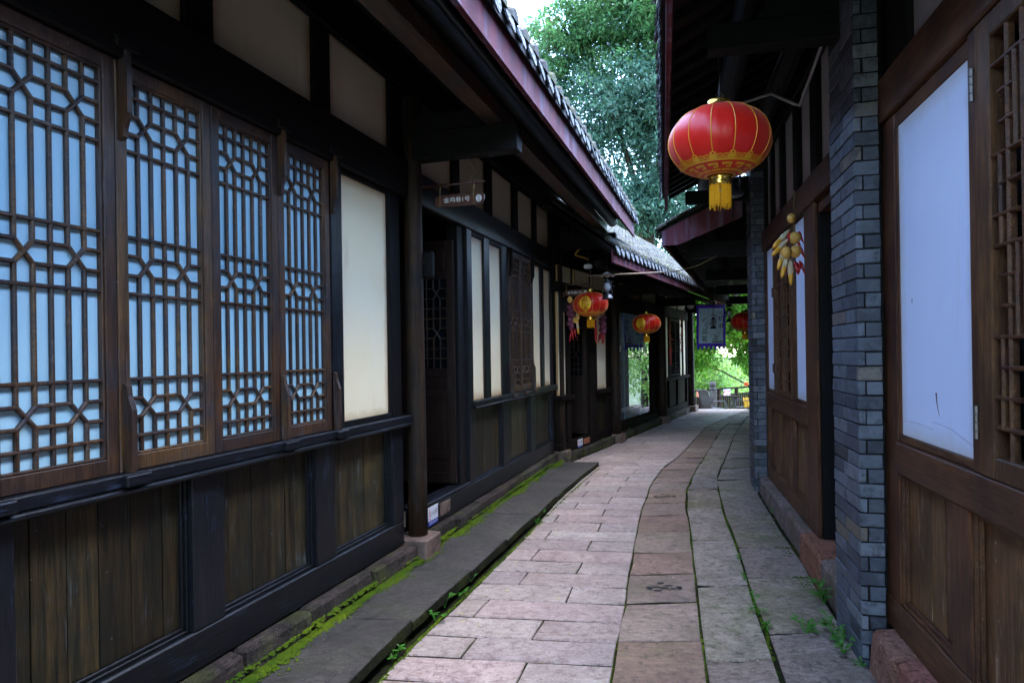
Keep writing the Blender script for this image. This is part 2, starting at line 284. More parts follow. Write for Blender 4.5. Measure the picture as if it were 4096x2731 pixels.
def put(name, me, mat=None, parent=None, kind=None, label=None, loc=None):
    if mat is not None and not me.materials: me.materials.append(M[mat] if isinstance(mat, str) else mat)
    o = bpy.data.objects.new(name, me); C.objects.link(o)
    if parent is not None: o.parent = parent
    if loc is not None: o.location = loc
    if kind: o['kind'] = kind
    if label: o['label'] = label
    return o
def thing(name, label, cat, loc=(0, 0, 0), rz=0.0, group=None):
    o = bpy.data.objects.new(name, None); C.objects.link(o); o.location = loc; o.rotation_euler = (0, 0, rz); o.empty_display_size = .1
    o['label'] = label; o['category'] = cat
    if group: o['group'] = group
    return o
def tag(o, label, cat, group=None):
    o['label'] = label; o['category'] = cat
    if group: o['group'] = group
    return o
def copy_tree(o, parent=None):
    c = o.copy(); C.objects.link(c)
    if parent is not None: c.parent = parent
    for ch in list(o.children): copy_tree(ch, c)
    return c
def unit(name, mb, mat):
    me = bpy.data.meshes.new(name); me.from_pydata(mb.v, [], mb.f); me.update(); me.materials.append(M[mat]); return me
def text_data(body, size, extrude=0.0, vertical=False, space=1.0):
    if vertical: body = '\n'.join(body)
    cu = bpy.data.curves.new('lettering', 'FONT'); cu.body = body; cu.size = size; cu.align_x = 'CENTER'; cu.align_y = 'CENTER'; cu.resolution_u = 2; cu.space_line = space; cu.extrude = extrude
    o = bpy.data.objects.new('lettering', cu); C.objects.link(o); dg = bpy.context.evaluated_depsgraph_get(); me = o.evaluated_get(dg).to_mesh()
    v = [tuple(p.co) for p in me.vertices]; f = [tuple(p.vertices) for p in me.polygons]; o.evaluated_get(dg).to_mesh_clear()
    bpy.data.objects.remove(o); bpy.data.curves.remove(cu); return v, f
def letter(name, body, size, fn, mat, parent, vertical=False, space=1.0, label=None):
    v, f = text_data(body, size, 0, vertical, space); mb = MB(); mb.add([fn(x, y) for x, y, _ in v], f); return mb.ob(name, mat, parent, label=label)

# a facade frame: s runs along the wall away from the camera, o towards the street, z up
class Frame:
    def __init__(s, root, sg): s.root = root; s.sg = sg
    def y(s, o): return -o if s.sg > 0 else o
    def P(s, S, O, Z): return (S, s.y(O), Z)
    def box(s, mb, s0, s1, o0, o1, z0, z1, c=.004, jit=0): return mb.box(s0, s1, s.y(o0), s.y(o1), z0, z1, c, jit)
    def part(s, name, mat, *bx, c=.004, parent=None, label=None, smooth=False):
        mb = MB()
        for b in bx: s.box(mb, *b, c=c)
        return mb.ob(name, mat, parent or s.root, smooth, label=label)
    def w(s, S, O, Z=0.0): return s.root.matrix_basis @ Vector(s.P(S, O, Z))

# ---------------------------------------------------------------- ground, path, pavement
def zg(y): return .07 * min(max((y - 3) / 6, 0), 1)
def lut(pts):
    ys = [p[1] for p in pts]; xs = [p[0] for p in pts]; return lambda y: float(np.interp(y, ys, xs))
EA = lut([(-2.60, -3), (-.80, 3.33), (-.61, 4.05), (-.33, 4.9), (-.06, 5.78), (.22, 6.66), (.47, 7.49), (.73, 8.3), (1.20, 9.67), (1.27, 9.95)])
EW = lambda y: -2.448 + .3047 * y + .115
EB = lut([(-2.55, -3), (-.73, 3.53), (-.54, 4.15), (-.35, 4.7), (-.16, 5.33), (-.02, 5.78), (.14, 6.31), (.46, 7.51), (.81, 8.62), (1.28, 9.95)])
EC = lut([(-.95, -3), (.48, 3.5), (.59, 3.99), (.69, 4.35), (.84, 5.08), (1.01, 5.79), (1.31, 7.06), (1.71, 8.49), (2.12, 9.64), (2.5, 10.43), (2.93, 11.51), (3.23, 12.31), (4.09, 14.54), (4.92, 16.09), (6.16, 18.26), (6.7, 19.2)])
ED = lut([(-.45, -3), (.97, 3.48), (1.13, 4.2), (1.35, 5.13), (1.61, 6.25), (1.94, 7.79), (2.44, 9.22), (3.04, 10.78), (4.36, 14.28), (5.62, 17.01), (6.5, 18.5), (6.95, 19.2)])
EE = lut([(-.05, -3), (1.33, 3.47), (1.5, 4.08), (1.68, 4.95), (1.91, 5.92), (2.13, 6.96), (2.56, 8.66), (3.44, 10.96), (4.41, 13.56), (5.95, 17.24), (7.0, 18.9), (7.15, 19.2)])
EF = lut([(.40, -3), (1.05 + .2223 * 8.3, 8.3), (3.45, 9.6), (4.35, 12), (6.2, 16.5), (7.35, 19.2)])
E3 = lambda y: .80 + .485 * (y - 10.25) + .11
mb = MB(); ys = np.linspace(-6, 19.15, 52); xs = np.linspace(-7, 14, 30); vv = [(x, y, zg(y) - .013 + .003 * math.sin(7 * x + 3 * y)) for y in ys for x in xs]
nx = len(xs); ff = [(j * nx + i, j * nx + i + 1, (j + 1) * nx + i + 1, (j + 1) * nx + i) for j in range(len(ys) - 1) for i in range(nx - 1)]
b0 = (len(ys) - 1) * nx; vv += [(x, 19.15, -4.2) for x in xs]; ff += [(b0 + i, b0 + i + 1, len(ys) * nx + i + 1, len(ys) * nx + i) for i in range(nx - 1)]
mb.add(vv, ff); path = mb.ob('path', 'soil', kind='structure')
mb = MB(); mb.box(-7, 14, 19.18, 24.2, -4.5, -.5); mb.ob('terrace', 'greyslab', kind='structure')
mb = MB(); mb.add([(-400, -300, -4.3), (400, -300, -4.3), (400, 600, -4.3), (-400, 600, -4.3)], [(0, 1, 2, 3)]); mb.ob('ground', 'ground', kind='structure')
pavement = MB().box(-.05, .05, -2.8, -2.7, -.05, -.02, 0).ob('pavement', 'soil', kind='structure')

def slab(name, mat, quad, z, parent, gap=.007, th=.06, jz=.003, wob=.006, zf=None):
    ctr = [sum(p[k] for p in quad) / 4 for k in (0, 1)]; ring = []
    for i in range(4):
        a, b = quad[i], quad[(i + 1) % 4]; ring.append(a); ring.append(((a[0] + b[0]) / 2 + random.uniform(-wob, wob), (a[1] + b[1]) / 2 + random.uniform(-wob, wob)))
    u_ = Vector((quad[1][0] - quad[0][0], quad[1][1] - quad[0][1])); v_ = Vector((quad[3][0] - quad[0][0], quad[3][1] - quad[0][1])); hu, hv = u_.length / 2, v_.length / 2; u_.normalize(); n_ = Vector((-u_.y, u_.x))
    def ins(p, d):
        q = Vector((p[0] - ctr[0], p[1] - ctr[1])); a_, b_ = q.dot(u_) * (1 - min(d * .5 / hu, .3)), q.dot(n_) * (1 - min(d / hv, .3)); r2 = u_ * a_ + n_ * b_; return (ctr[0] + r2.x, ctr[1] + r2.y)
    cz = [random.uniform(-jz, jz) for _ in range(8)]; P = []
    for i, p in enumerate(ring): q = ins(p, gap); P.append((q[0] - ctr[0], q[1] - ctr[1], -th))
    for i, p in enumerate(ring): q = ins(p, gap); P.append((q[0] - ctr[0], q[1] - ctr[1], -.008 + cz[i] + (zg(q[1]) - zg(ctr[1]))))
    for i, p in enumerate(ring): q = ins(p, gap + .008); P.append((q[0] - ctr[0], q[1] - ctr[1], cz[i] + (zg(q[1]) - zg(ctr[1]))))
    P.append((0, 0, random.uniform(-jz, jz) * .5)); F = []
    for r_ in (0, 8): F += [(r_ + i, r_ + (i + 1) % 8, r_ + 8 + (i + 1) % 8, r_ + 8 + i) for i in range(8)]
    F += [(16 + i, 16 + (i + 1) % 8, 24) for i in range(8)]
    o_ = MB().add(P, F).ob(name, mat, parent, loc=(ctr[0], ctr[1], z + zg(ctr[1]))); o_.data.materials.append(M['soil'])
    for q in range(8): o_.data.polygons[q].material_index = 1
    return o_
def cut(L, Rr, y0, y1, k, t0, t1):
    def pt(y, t):
        xr = Rr(y); xl = L(y); yl = y + k * (xr - xl); xl = L(yl); return (xl + (xr - xl) * t, yl + (y - yl) * t)
    return [pt(y0, t0), pt(y0, t1), pt(y1, t1), pt(y1, t0)]
def LP(y): return EB(y) if y < 9.93 else E3(y)
y = -1.2; i = 0
while y < 18.75:
    d = .285 + random.uniform(-.018, .018); W = EC(y) - LP(y + .15)
    if W < 1.25: j = [random.uniform(.56, .64)] if i % 2 == 0 else [random.uniform(.12, .28)]
    else:
        j = []; q = random.uniform(.3, .9)
        while q < W - .25: j.append(q / W); q += random.uniform(.6, 1.0)
    j = [0] + j + [1]
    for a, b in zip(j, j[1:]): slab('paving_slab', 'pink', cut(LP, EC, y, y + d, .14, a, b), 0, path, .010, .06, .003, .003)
    y += d; i += 1
def rows(L, Rr, cuts, mat, k, nm, z=0, g=.012, split=None, jz=.004, wob=.015, parent=path):
    for i in range(len(cuts) - 1):
        j = [0, 1] if not split or i % 3 != split else [0, .5 + random.uniform(-.1, .1), 1]
        for a, b in zip(j, j[1:]):
            mm = mat(cuts[i], i) if callable(mat) else mat
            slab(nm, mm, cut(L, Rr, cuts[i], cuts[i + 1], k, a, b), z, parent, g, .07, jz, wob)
def prog(a, b, s):
    o = [a]
    while o[-1] < b: o.append(o[-1] + s + random.uniform(-.12, .12) * s)
    return o
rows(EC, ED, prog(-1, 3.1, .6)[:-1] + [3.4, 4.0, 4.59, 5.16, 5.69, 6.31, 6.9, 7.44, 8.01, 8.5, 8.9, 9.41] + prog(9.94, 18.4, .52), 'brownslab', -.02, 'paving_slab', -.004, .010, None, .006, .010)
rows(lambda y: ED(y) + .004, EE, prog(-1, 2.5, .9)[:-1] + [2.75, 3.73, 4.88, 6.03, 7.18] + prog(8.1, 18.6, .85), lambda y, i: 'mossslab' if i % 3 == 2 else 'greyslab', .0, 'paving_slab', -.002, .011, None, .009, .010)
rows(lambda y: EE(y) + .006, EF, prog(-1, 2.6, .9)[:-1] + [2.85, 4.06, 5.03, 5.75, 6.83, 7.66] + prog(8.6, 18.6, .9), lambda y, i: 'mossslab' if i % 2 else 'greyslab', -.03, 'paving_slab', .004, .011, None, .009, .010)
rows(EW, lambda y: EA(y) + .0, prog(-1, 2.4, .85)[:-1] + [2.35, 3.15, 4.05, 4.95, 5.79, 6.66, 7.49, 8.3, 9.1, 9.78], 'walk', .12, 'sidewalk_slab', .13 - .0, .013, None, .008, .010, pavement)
for o in pavement.children:   # the raised slabs lie level, the path rises to meet them
    o.location.z = .13
# drainage holes in two brown slabs: flat black shapes paint the shade inside them
dr = MB()
for (cx_, cy_, zz) in ((1.05, 4.84, zg(4.84)), (1.70, 7.73, zg(7.73))):
    for dx, dy, rx, ry in ((-.10, 0, .022, .034), (.11, .0, .022, .034), (0, .10, .025, .018)):
        vs = [(cx_ + dx + rx * math.cos(a) * (1 + .15 * math.sin(3 * a)), cy_ + dy + ry * math.sin(a), zz + .0035) for a in np.linspace(0, 2 * math.pi, 13)[:-1]]; dr.add(vs, [tuple(range(12))])
    for k, (dx, dy) in enumerate(((-.05, .03), (.045, .035), (-.05, -.035), (.05, -.03), (0, 0))):
        vs = [(cx_ + dx + .035 * math.cos(a), cy_ + dy + .012 * math.sin(a) + dx * .3, zz + .0035) for a in np.linspace(0, 2 * math.pi, 9)[:-1]]; dr.add(vs, [tuple(range(8))])
dr.ob('painted_drain_hole', 'blackink', path)

# ---------------------------------------------------------------- moss and plants
def moss(name, pts, n, spread, size, seed=1):
    rr = random.Random(seed); mb = MB(); 
    for _ in range(n):
        k = rr.random() * (len(pts) - 1); a = pts[int(k)]; b = pts[min(int(k) + 1, len(pts) - 1)]; f = k - int(k)
        x = a[0] + (b[0] - a[0]) * f; y = a[1] + (b[1] - a[1]) * f; z = a[2] + (b[2] - a[2]) * f
        dens = .5 + .5 * math.sin(y * 3.1 + seed) * math.sin(y * 7.3 + 1) + .25
        o = abs(rr.gauss(0, 1)) * spread * (.4 + max(dens, 0)); 
        if rr.random() > .35 + max(dens, 0): continue
        x += o; y -= o * .3; s = size * rr.uniform(.4, 1.3); h = s * rr.uniform(.3, .9); a0 = rr.uniform(0, 6)
        V = [(x + s * math.cos(a0 + q * 1.2566), y + s * math.sin(a0 + q * 1.2566), z - .002) for q in range(5)] + [(x, y, z + h)]
        mb.add(V, [(q, (q + 1) % 5, 5) for q in range(5)])
    return mb.ob(name, 'moss', kind='stuff', smooth=True)
wl = [(EW(y) - .015, y, .132) for y in np.linspace(1.0, 10.0, 40)]
moss('moss', wl, 13000, .026, .010, 3)
moss('moss', [(EW(y) - .05, y, .16) for y in np.linspace(2.5, 9.5, 30)], 2500, .02, .010, 5)
moss('moss', [(EA(y) + .02, y, zg(y) + .0) for y in np.linspace(1, 9.6, 30)], 2000, .010, .008, 4)
moss('moss', [(ED(y) - .005, y, zg(y) - .012) for y in np.linspace(1, 16, 50)], 1300, .006, .008, 6)
moss('moss', [(EE(y) - .01, y, zg(y) - .010) for y in np.linspace(1, 9, 40)], 1500, .008, .008, 8)
moss('moss', [(EC(y) - .008, y, zg(y) - .010) for y in np.linspace(1, 9, 40)], 500, .004, .006, 9)
moss('moss', [(EF(y) - .03, y, zg(y) - .004) for y in np.linspace(2.6, 7.5, 30)], 2500, -.05, .010, 10)
moss('moss', [(E3(y) - .10, y, zg(y) + .04) for y in np.linspace(10.6, 17.6, 30)], 2500, .030, .014, 12)

def weed(x, y, z, h, n, label, sp=1.0, seed=0):
    rr = random.Random(seed + int(x * 100)); t_ = thing('weed', label, 'weed', (x, y, z)); st = MB(); lf = MB()
    for k in range(n):
        a = rr.uniform(0, 6.28); ln = h * rr.uniform(.5, 1.1) * sp; tip = (ln * .7 * math.cos(a), ln * .7 * math.sin(a), h * rr.uniform(.25, 1.0)); mid = (tip[0] * .5, tip[1] * .5, tip[2] * .75)
        st.tube([(0, 0, 0), mid, tip], [.0022, .0018, .001], 4)
        for q in range(rr.choice((3, 4, 5))):
            f = .4 + .6 * rr.random(); c0 = Vector(tip) * f; c0.z = tip[2] * (.6 + .4 * f); d = Vector((math.cos(a + rr.uniform(-1.6, 1.6)), math.sin(a + rr.uniform(-1.6, 1.6)), rr.uniform(-.1, .45))).normalized(); L_ = h * rr.uniform(.28, .5); w_ = L_ * .24
            sd = d.cross(Vector((0, 0, 1))).normalized() * w_; m_ = c0 + d * L_ * .5 + Vector((0, 0, L_ * .06))
            lf.add([c0, c0 + d * L_ * .35 + sd, c0 + d * L_ * .75 + sd * .7, c0 + d * L_, c0 + d * L_ * .75 - sd * .7, c0 + d * L_ * .35 - sd, m_], [(0, 1, 6), (1, 2, 6), (2, 3, 6), (3, 4, 6), (4, 5, 6), (5, 0, 6)])
    st.ob('stem', 'weed', t_); lf.ob('foliage', 'weed', t_); return t_
W_ = [(2.03, 4.50, .015, .15, 7, 'leafy green weed against the plinth behind the near brick pillar'), (1.72, 4.05, .01, .09, 9, 'low spreading green weed on the paving left of the near brick pillar'),
      (1.86, 4.0, .02, .11, 8, 'bushy green weed at the outer corner of the near brick pillar'), (1.80, 3.76, .02, .09, 7, 'green weed along the foot of the near brick pillar street face'), (1.82, 3.62, .0, .05, 5, 'tiny green weed at the lowest corner of the near brick pillar'),
      (1.79, 5.44, .02, .05, 4, 'small clover sprig in the slab joint, farthest of the joint weeds'), (1.69, 4.97, .02, .055, 5, 'small clover sprig in the grey slab joint beside the drain slab'), (1.6, 4.57, .01, .06, 5, 'clover sprig in the grey slab joint just past the drain slab'),
      (1.55, 4.36, .01, .06, 6, 'dense clover sprig in the joint between the grey slabs'), (1.51, 4.1, .01, .06, 5, 'clover sprig in the grey slab joint nearest the camera'), (2.60, 6.86, .05, .06, 4, 'single small weed at the foot of the far red sandstone plinth'),
      (-.32, 5.0, .03, .08, 6, 'light green weed at the foot of the raised dark slabs'), (-.39, 4.74, .02, .08, 6, 'green weed in the gap below the raised dark slab edge'), (-.47, 4.53, .02, .09, 6, 'sprawling weed under the edge of the raised dark slabs'),
      (-.51, 4.31, .02, .09, 6, 'broad leafed weed beside the pink slabs and the raised kerb'), (-.67, 3.81, .01, .08, 6, 'weed nearest the camera in the gap beside the raised kerb'), (.28, 6.94, .05, .07, 5, 'small weed by the raised kerb beyond the first round column'), (.21, 6.61, .05, .06, 5, 'tiny weed by the raised kerb beside the door bay'),
      (.78, 10.08, .12, .11, 7, 'bright green weed at the base of the second round column'), (1.50, 11.7, .09, .12, 7, 'green weed at the plinth past the far step sticker'), (2.38, 14.0, .09, .22, 9, 'tall fern like weed below the glass shopfront'), (2.62, 14.0, .08, .16, 8, 'shorter green weed beside the fern below the glass shopfront'), (2.18, 13.2, .08, .14, 8, 'low weed at the plinth under the left pane of the shopfront')]
for k, w_ in enumerate(W_): weed(w_[0], w_[1], w_[2], w_[3] * 1.1, w_[4] + 1, w_[5], seed=k)

# ---------------------------------------------------------------- lattice windows
_bar = {}
def bar_mesh(fr, ln, mat, d_=.028):
    key = (round(ln, 3), mat, fr.sg, d_)
    if key not in _bar:
        w_ = .0078; prof = [(-w_, 0), (w_, 0), (w_, d_ * .7), (w_ * .45, d_), (-w_ * .45, d_), (-w_, d_ * .7)]; n = len(prof); P = []
        for x in (-ln / 2, ln / 2): P += [(x, fr.y(o), z) for z, o in prof]
        F = [(i, (i + 1) % n, n + (i + 1) % n, n + i) for i in range(n)] + [tuple(range(n)), tuple(range(n, 2 * n))]
        mb = MB().hull(P, F); me = bpy.data.meshes.new('lattice_bar'); me.from_pydata(mb.v, [], mb.f); me.materials.append(M[mat]); _bar[key] = me
    return _bar[key]
def lbar(fr, parent, p, q, o, mat, name='lattice_bar', loc=None, d_=.028):
    (s0, z0), (s1, z1) = p, q; ln = math.hypot(s1 - s0, z1 - z0); ob_ = put(name, bar_mesh(fr, ln, mat, d_), parent=parent, loc=((s0 + s1) / 2, fr.y(o), (z0 + z1) / 2)); ob_.rotation_euler = (0, -math.atan2(z1 - z0, s1 - s0), 0); return ob_
ZR = [2.87, 2.809, 2.729, 2.65, 2.575, 2.211, 2.132, 2.05, 1.972, 1.613, 1.531, 1.452, 1.372, 1.30]
def lattice(fr, par, h0, h1, zf, o, mat, joined=False):
    X = [h0 + (h1 - h0) * k / 6 for k in range(7)]; Z = [zf(z) for z in ZR]; segs = []
    segs.append(((X[3], Z[0]), (X[3], Z[-1])))
    for v in (1, 2, 4, 5):
        for a, b in ((0, 2), (3, 6), (7, 10), (11, 13)): segs.append(((X[v], Z[a]), (X[v], Z[b])))
    for r_ in (1, 4, 5, 8, 9, 12): segs.append(((X[0], Z[r_]), (X[6], Z[r_])))
    for r_ in (2, 3, 6, 7, 10, 11): segs += [((X[0], Z[r_]), (X[1], Z[r_])), ((X[2], Z[r_]), (X[4], Z[r_])), ((X[5], Z[r_]), (X[6], Z[r_]))]
    for r_ in (2, 6, 10):
        for v in (1, 4): segs += [((X[v], Z[r_]), (X[v + 1], Z[r_ + 1])), ((X[v], Z[r_ + 1]), (X[v + 1], Z[r_]))]
    for k, (p, q) in enumerate(segs): lbar(fr, par, p, q, o + (k % 3) * .0009 + (0 if abs(p[0] - q[0]) < .001 else .0015), mat, d_=.017)
def window(fr, s0, s1, z0, z1, fw, pane, mat, hole=None, top=.06, bot=.065, name='lattice_window', label=None, o=.0):
    h0, h1 = s0 + fw, s1 - fw; mb = MB()
    fr.box(mb, s0 + .002, h0, o - .045, o, z0, z1); fr.box(mb, h1, s1 - .002, o - .05, o, z0, z1); fr.box(mb, h0, h1, o - .05, o - .001, z0, z0 + bot); fr.box(mb, h0, h1, o - .05, o - .001, z1 - top, z1)
    b = .010   # inner moulding
    fr.box(mb, h0, h0 + b, o - .04, o - .008, z0 + bot, z1 - top, .003); fr.box(mb, h1 - b, h1, o - .04, o - .008, z0 + bot, z1 - top, .003); fr.box(mb, h0 + b, h1 - b, o - .04, o - .0085, z0 + bot, z0 + bot + b, .003); fr.box(mb, h0 + b, h1 - b, o - .04, o - .0085, z1 - top - b, z1 - top, .003)
    w_ = mb.ob(name, mat + '_z', fr.root, label=label); zb_, zt = z0 + bot + b * .5, z1 - top - b * .5
    lattice(fr, w_, h0 + b * .5, h1 - b * .5, lambda z: zb_ + (z - 1.30) / 1.57 * (zt - zb_), o - .031, mat + '_z')
    fr.part('pane', pane, (h0, h1, o - .046, o - .033, z0 + bot, z1 - top), c=0, parent=w_); return w_
def planks(fr, s0, s1, z0, z1, cuts, o, mat='plank', frame='blue', mould=.03, par=None):
    cs = [s0] + list(cuts) + [s1]
    for a, b in zip(cs, cs[1:]): fr.part('plank', mat, (a + .002, b - .002, o - .02, o + random.uniform(-.0025, .0025), z0, z1), c=.0015, parent=par)
    if mould:
        m = mould; mb = MB()
        for k, dd in enumerate((0.0, .014)):
            q0, q1 = m * k / 2, m * (k + 1) / 2; oo = o + .032 - dd
            fr.box(mb, s0 + q0, s0 + q1, o, oo, z0 + q0, z1 - q0, .003); fr.box(mb, s1 - q1, s1 - q0, o, oo, z0 + q0, z1 - q0, .003); fr.box(mb, s0 + q1, s1 - q1, o, oo, z0 + q0, z0 + q1, .003); fr.box(mb, s0 + q1, s1 - q1, o, oo, z1 - q1, z1 - q0, .003)
        mb.ob('panel_moulding', frame + '_x', par or fr.root)
def even(a, b, n, j=.15): return [a + (b - a) * (k + random.uniform(-j, j)) / n for k in range(1, n)]

# ---------------------------------------------------------------- roofs
def cover_mesh(fr, r0, r1, ln, slope, th=.014, nseg=6, cap=True):
    mb = MB(); cs = 1 / math.hypot(1, slope); P = []
    for (d, r_) in ((0, r0), (ln, r1)):
        for rr in (r_, r_ - th):
            for k in range(nseg + 1):
                a = math.pi * k / nseg; P.append((rr * math.cos(a), fr.y(-d * cs), d * cs * slope + rr * math.sin(a) * 1.0 + .012 * (1 - d / ln)))
    m = nseg + 1; F = []
    for k in range(nseg): F += [(k, k + 1, 2 * m + k + 1, 2 * m + k), (m + k, m + k + 1, 3 * m + k + 1, 3 * m + k), (k, k + 1, m + k + 1, m + k)]
    mb.add(P, F)
    if cap: mb.add([P[m + k] for k in range(m)], [tuple(range(m))])
    return mb
def drip_mesh(fr, w_, h, slope):
    mb = MB(); n = 7; F = []; P = []
    prof = [(0, w_ * .5), (.18, w_ * .52), (.45, w_ * .47), (.7, w_ * .33), (.88, w_ * .17), (1, w_ * .02)]
    for dz, hw in prof:
        for oo in (0, -.012): P += [(-hw, fr.y(oo + .03 * dz), -dz * h), (hw, fr.y(oo + .03 * dz), -dz * h)]
    for i in range(len(prof) - 1):
        a, b = i * 4, (i + 1) * 4; F += [(a, a + 1, b + 1, b), (a + 2, a + 3, b + 3, b + 2), (a, b, b + 2, a + 2), (a + 1, b + 1, b + 3, a + 3)]
    F += [(0, 1, 3, 2)]; mb.add(P, F)
    cs = 1 / math.hypot(1, slope); Q = []
    for d in (0, .2):
        for k in range(5):
            a = math.pi * k / 4; Q.append((w_ * .5 * math.cos(a), fr.y(-d * cs), d * cs * slope - .035 * math.sin(a) + .01))
    mb.add(Q, [(k, k + 1, 6 + k, 5 + k) for k in range(4)]); return mb
def roof(fr, s0, s1, oe, zf, fh, slope, back, sp=.25, rows_=1, raf=.26, rowp=.17, ns=3, fascia_end=True, purlins=((.80, .13, .075),), ps0=None, z_fascia_label=None):
    zt = zf + fh; mb = MB(); dz = lambda o: zt - .02 + slope * (oe - o)
    P = []
    for S in (s0, s1):
        for O, Zz in ((oe + .06, dz(oe + .06)), (-back, dz(-back)), (-back, dz(-back) + .05), (oe + .06, dz(oe + .06) + .035)): P.append(fr.P(S, O, Zz))
    mb.hull(P, [(0, 1, 2, 3), (4, 5, 6, 7), (0, 1, 5, 4), (1, 2, 6, 5), (2, 3, 7, 6), (3, 0, 4, 7)]); rf = mb.ob('roof', 'deck', fr.root)
    mb = MB(); P = []
    for S in (s0, s1):
        for O, Zz in ((-back - .002, dz(-back)), (-2 * back, dz(-back) - slope * back), (-2 * back, dz(-back) - slope * back + .05), (-back - .002, dz(-back) + .05)): P.append(fr.P(S, O, Zz))
    mb.hull(P, [(0, 1, 2, 3), (4, 5, 6, 7), (0, 1, 5, 4), (1, 2, 6, 5), (2, 3, 7, 6), (3, 0, 4, 7)]); mb.ob('roof_back_slope', 'tile', fr.root)
    fr.part('fascia', 'fascia', (s0, s1, oe, oe + .024, zf, zt), c=.003); fr.part('fascia_lip', 'fascia', (s0, s1, oe + .0245, oe + .036, zf, zf + .022), c=.003)
    # rafters
    ln = oe + .6; ru = MB(); A = []
    for S in (-.025, .025):
        for O, dd in ((oe - .02, 0), (oe - ln, 0), (oe - ln, -.055), (oe - .02, -.055)): A.append(fr.P(S, O, dz(O) + dd - .002))
    ru.hull(A, [(0, 1, 2, 3), (4, 5, 6, 7), (0, 1, 5, 4), (1, 2, 6, 5), (2, 3, 7, 6), (3, 0, 4, 7)]); me = unit('rafter', ru, 'dark_x'); n = int((s1 - s0) / raf)
    for k in range(n + 1): put('rafter', me, parent=fr.root, loc=(s0 + .04 + k * (s1 - s0 - .08) / n, 0, 0))
    for (po, pdz, pr) in purlins:
        m = MB(); m.tube([fr.P(ps0 or s0, po, dz(po) - .06 - pr), fr.P((s0 + s1) / 2, po, dz(po) - .062 - pr), fr.P(s1 - .02, po, dz(po) - .06 - pr)], pr, 12); m.ob('purlin', 'dark_x', fr.root, True)
    # tiles
    cv = unit('roof_tile', cover_mesh(fr, .072, .060, .24, slope), 'tile'); dm = unit('drip_tile', drip_mesh(fr, .15, .125, slope), 'drip'); n = int((s1 - s0) / sp); ct = 0; st = MB(); cm = cover_mesh(fr, .072, .060, .24, slope, cap=False)
    cs = 1 / math.hypot(1, slope); pm = MB()
    for k in range(n + 1):
        S = s0 + .05 + k * (s1 - s0 - .1) / n
        d_ = put('drip_tile', dm, parent=fr.root, loc=(S + random.uniform(-.008, .008), fr.y(oe + .075), dz(oe + .075) + .095)); d_.rotation_euler = (random.uniform(-.06, .06), random.uniform(-.06, .06), random.uniform(-.05, .05)); ct += 1
    for q in range(rows_):
        for k in range(n):
            S = s0 + .05 + (k + .5) * (s1 - s0 - .1) / n + random.uniform(-.008, .008); dd = q * rowp; O = oe + .085 - dd * cs; Z = dz(oe + .085) + .085 + dd * cs * slope + random.uniform(-.004, .006)
            if ct < 295:
                o_ = put('roof_tile', cv, parent=fr.root, loc=(S, fr.y(O), Z)); o_.rotation_euler = (random.uniform(-.04, .04), random.uniform(-.05, .05), random.uniform(-.05, .05)); ct += 1
            else: st.add([(p[0] + S, p[1] + fr.y(O), p[2] + Z) for p in cm.v], cm.f)
            if q: pm.add([(p[0] + S + (s1 - s0) / n / 2, p[1] + fr.y(O), -(p[2] - slope * abs(p[1])) * .45 + slope * abs(p[1]) + Z + .03) for p in cm.v], cm.f)
    if st.v: st.ob('roof_tile_field', 'tile', fr.root, kind='stuff')
    if pm.v: pm.ob('pan_tile_field', 'tile', fr.root, kind='stuff')
    return dz

def shell(fr, s0, s1, back, z1, parts=()):
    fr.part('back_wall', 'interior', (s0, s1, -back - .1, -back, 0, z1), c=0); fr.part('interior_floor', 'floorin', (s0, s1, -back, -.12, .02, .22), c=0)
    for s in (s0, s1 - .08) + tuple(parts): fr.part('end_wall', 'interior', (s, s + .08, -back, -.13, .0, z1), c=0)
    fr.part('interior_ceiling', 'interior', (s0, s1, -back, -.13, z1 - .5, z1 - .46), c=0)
def column(fr, s, o, r_, z0, z1, bs=(.15, .15), bz=(.13, .28), name='column', mat='pole_wood', hgt=None, r2=None):
    mb = MB(); n = 7; path_ = [fr.P(s + .004 * math.sin(k), o, z0 + (z1 - z0) * k / n) for k in range(n + 1)]; mb.tube(path_, [r_ * (1.06 - .10 * k / n) for k in range(n + 1)], 18); c = mb.ob(name, mat, fr.root, True)
    m2 = MB(); m2.cbox(((s - bs[0], s + bs[0]), tuple(sorted((fr.y(o - bs[1]), fr.y(o + bs[1])))), bz), .012, .004); m2.ob('column_base', 'palebase', fr.root); return c
def step_beam(fr, s, o1, z0, z1, w_=.13, mat='dark_x', top=True):
    fr.part('projecting_beam', mat, (s - w_ / 2, s + w_ / 2, .0, o1, z0, z1), c=.006)
    if top: fr.part('upper_beam', mat, (s - w_ / 2 + .015, s + w_ / 2 - .015, .0, o1 - .28, z1 + .003, z1 + .14), c=.006)

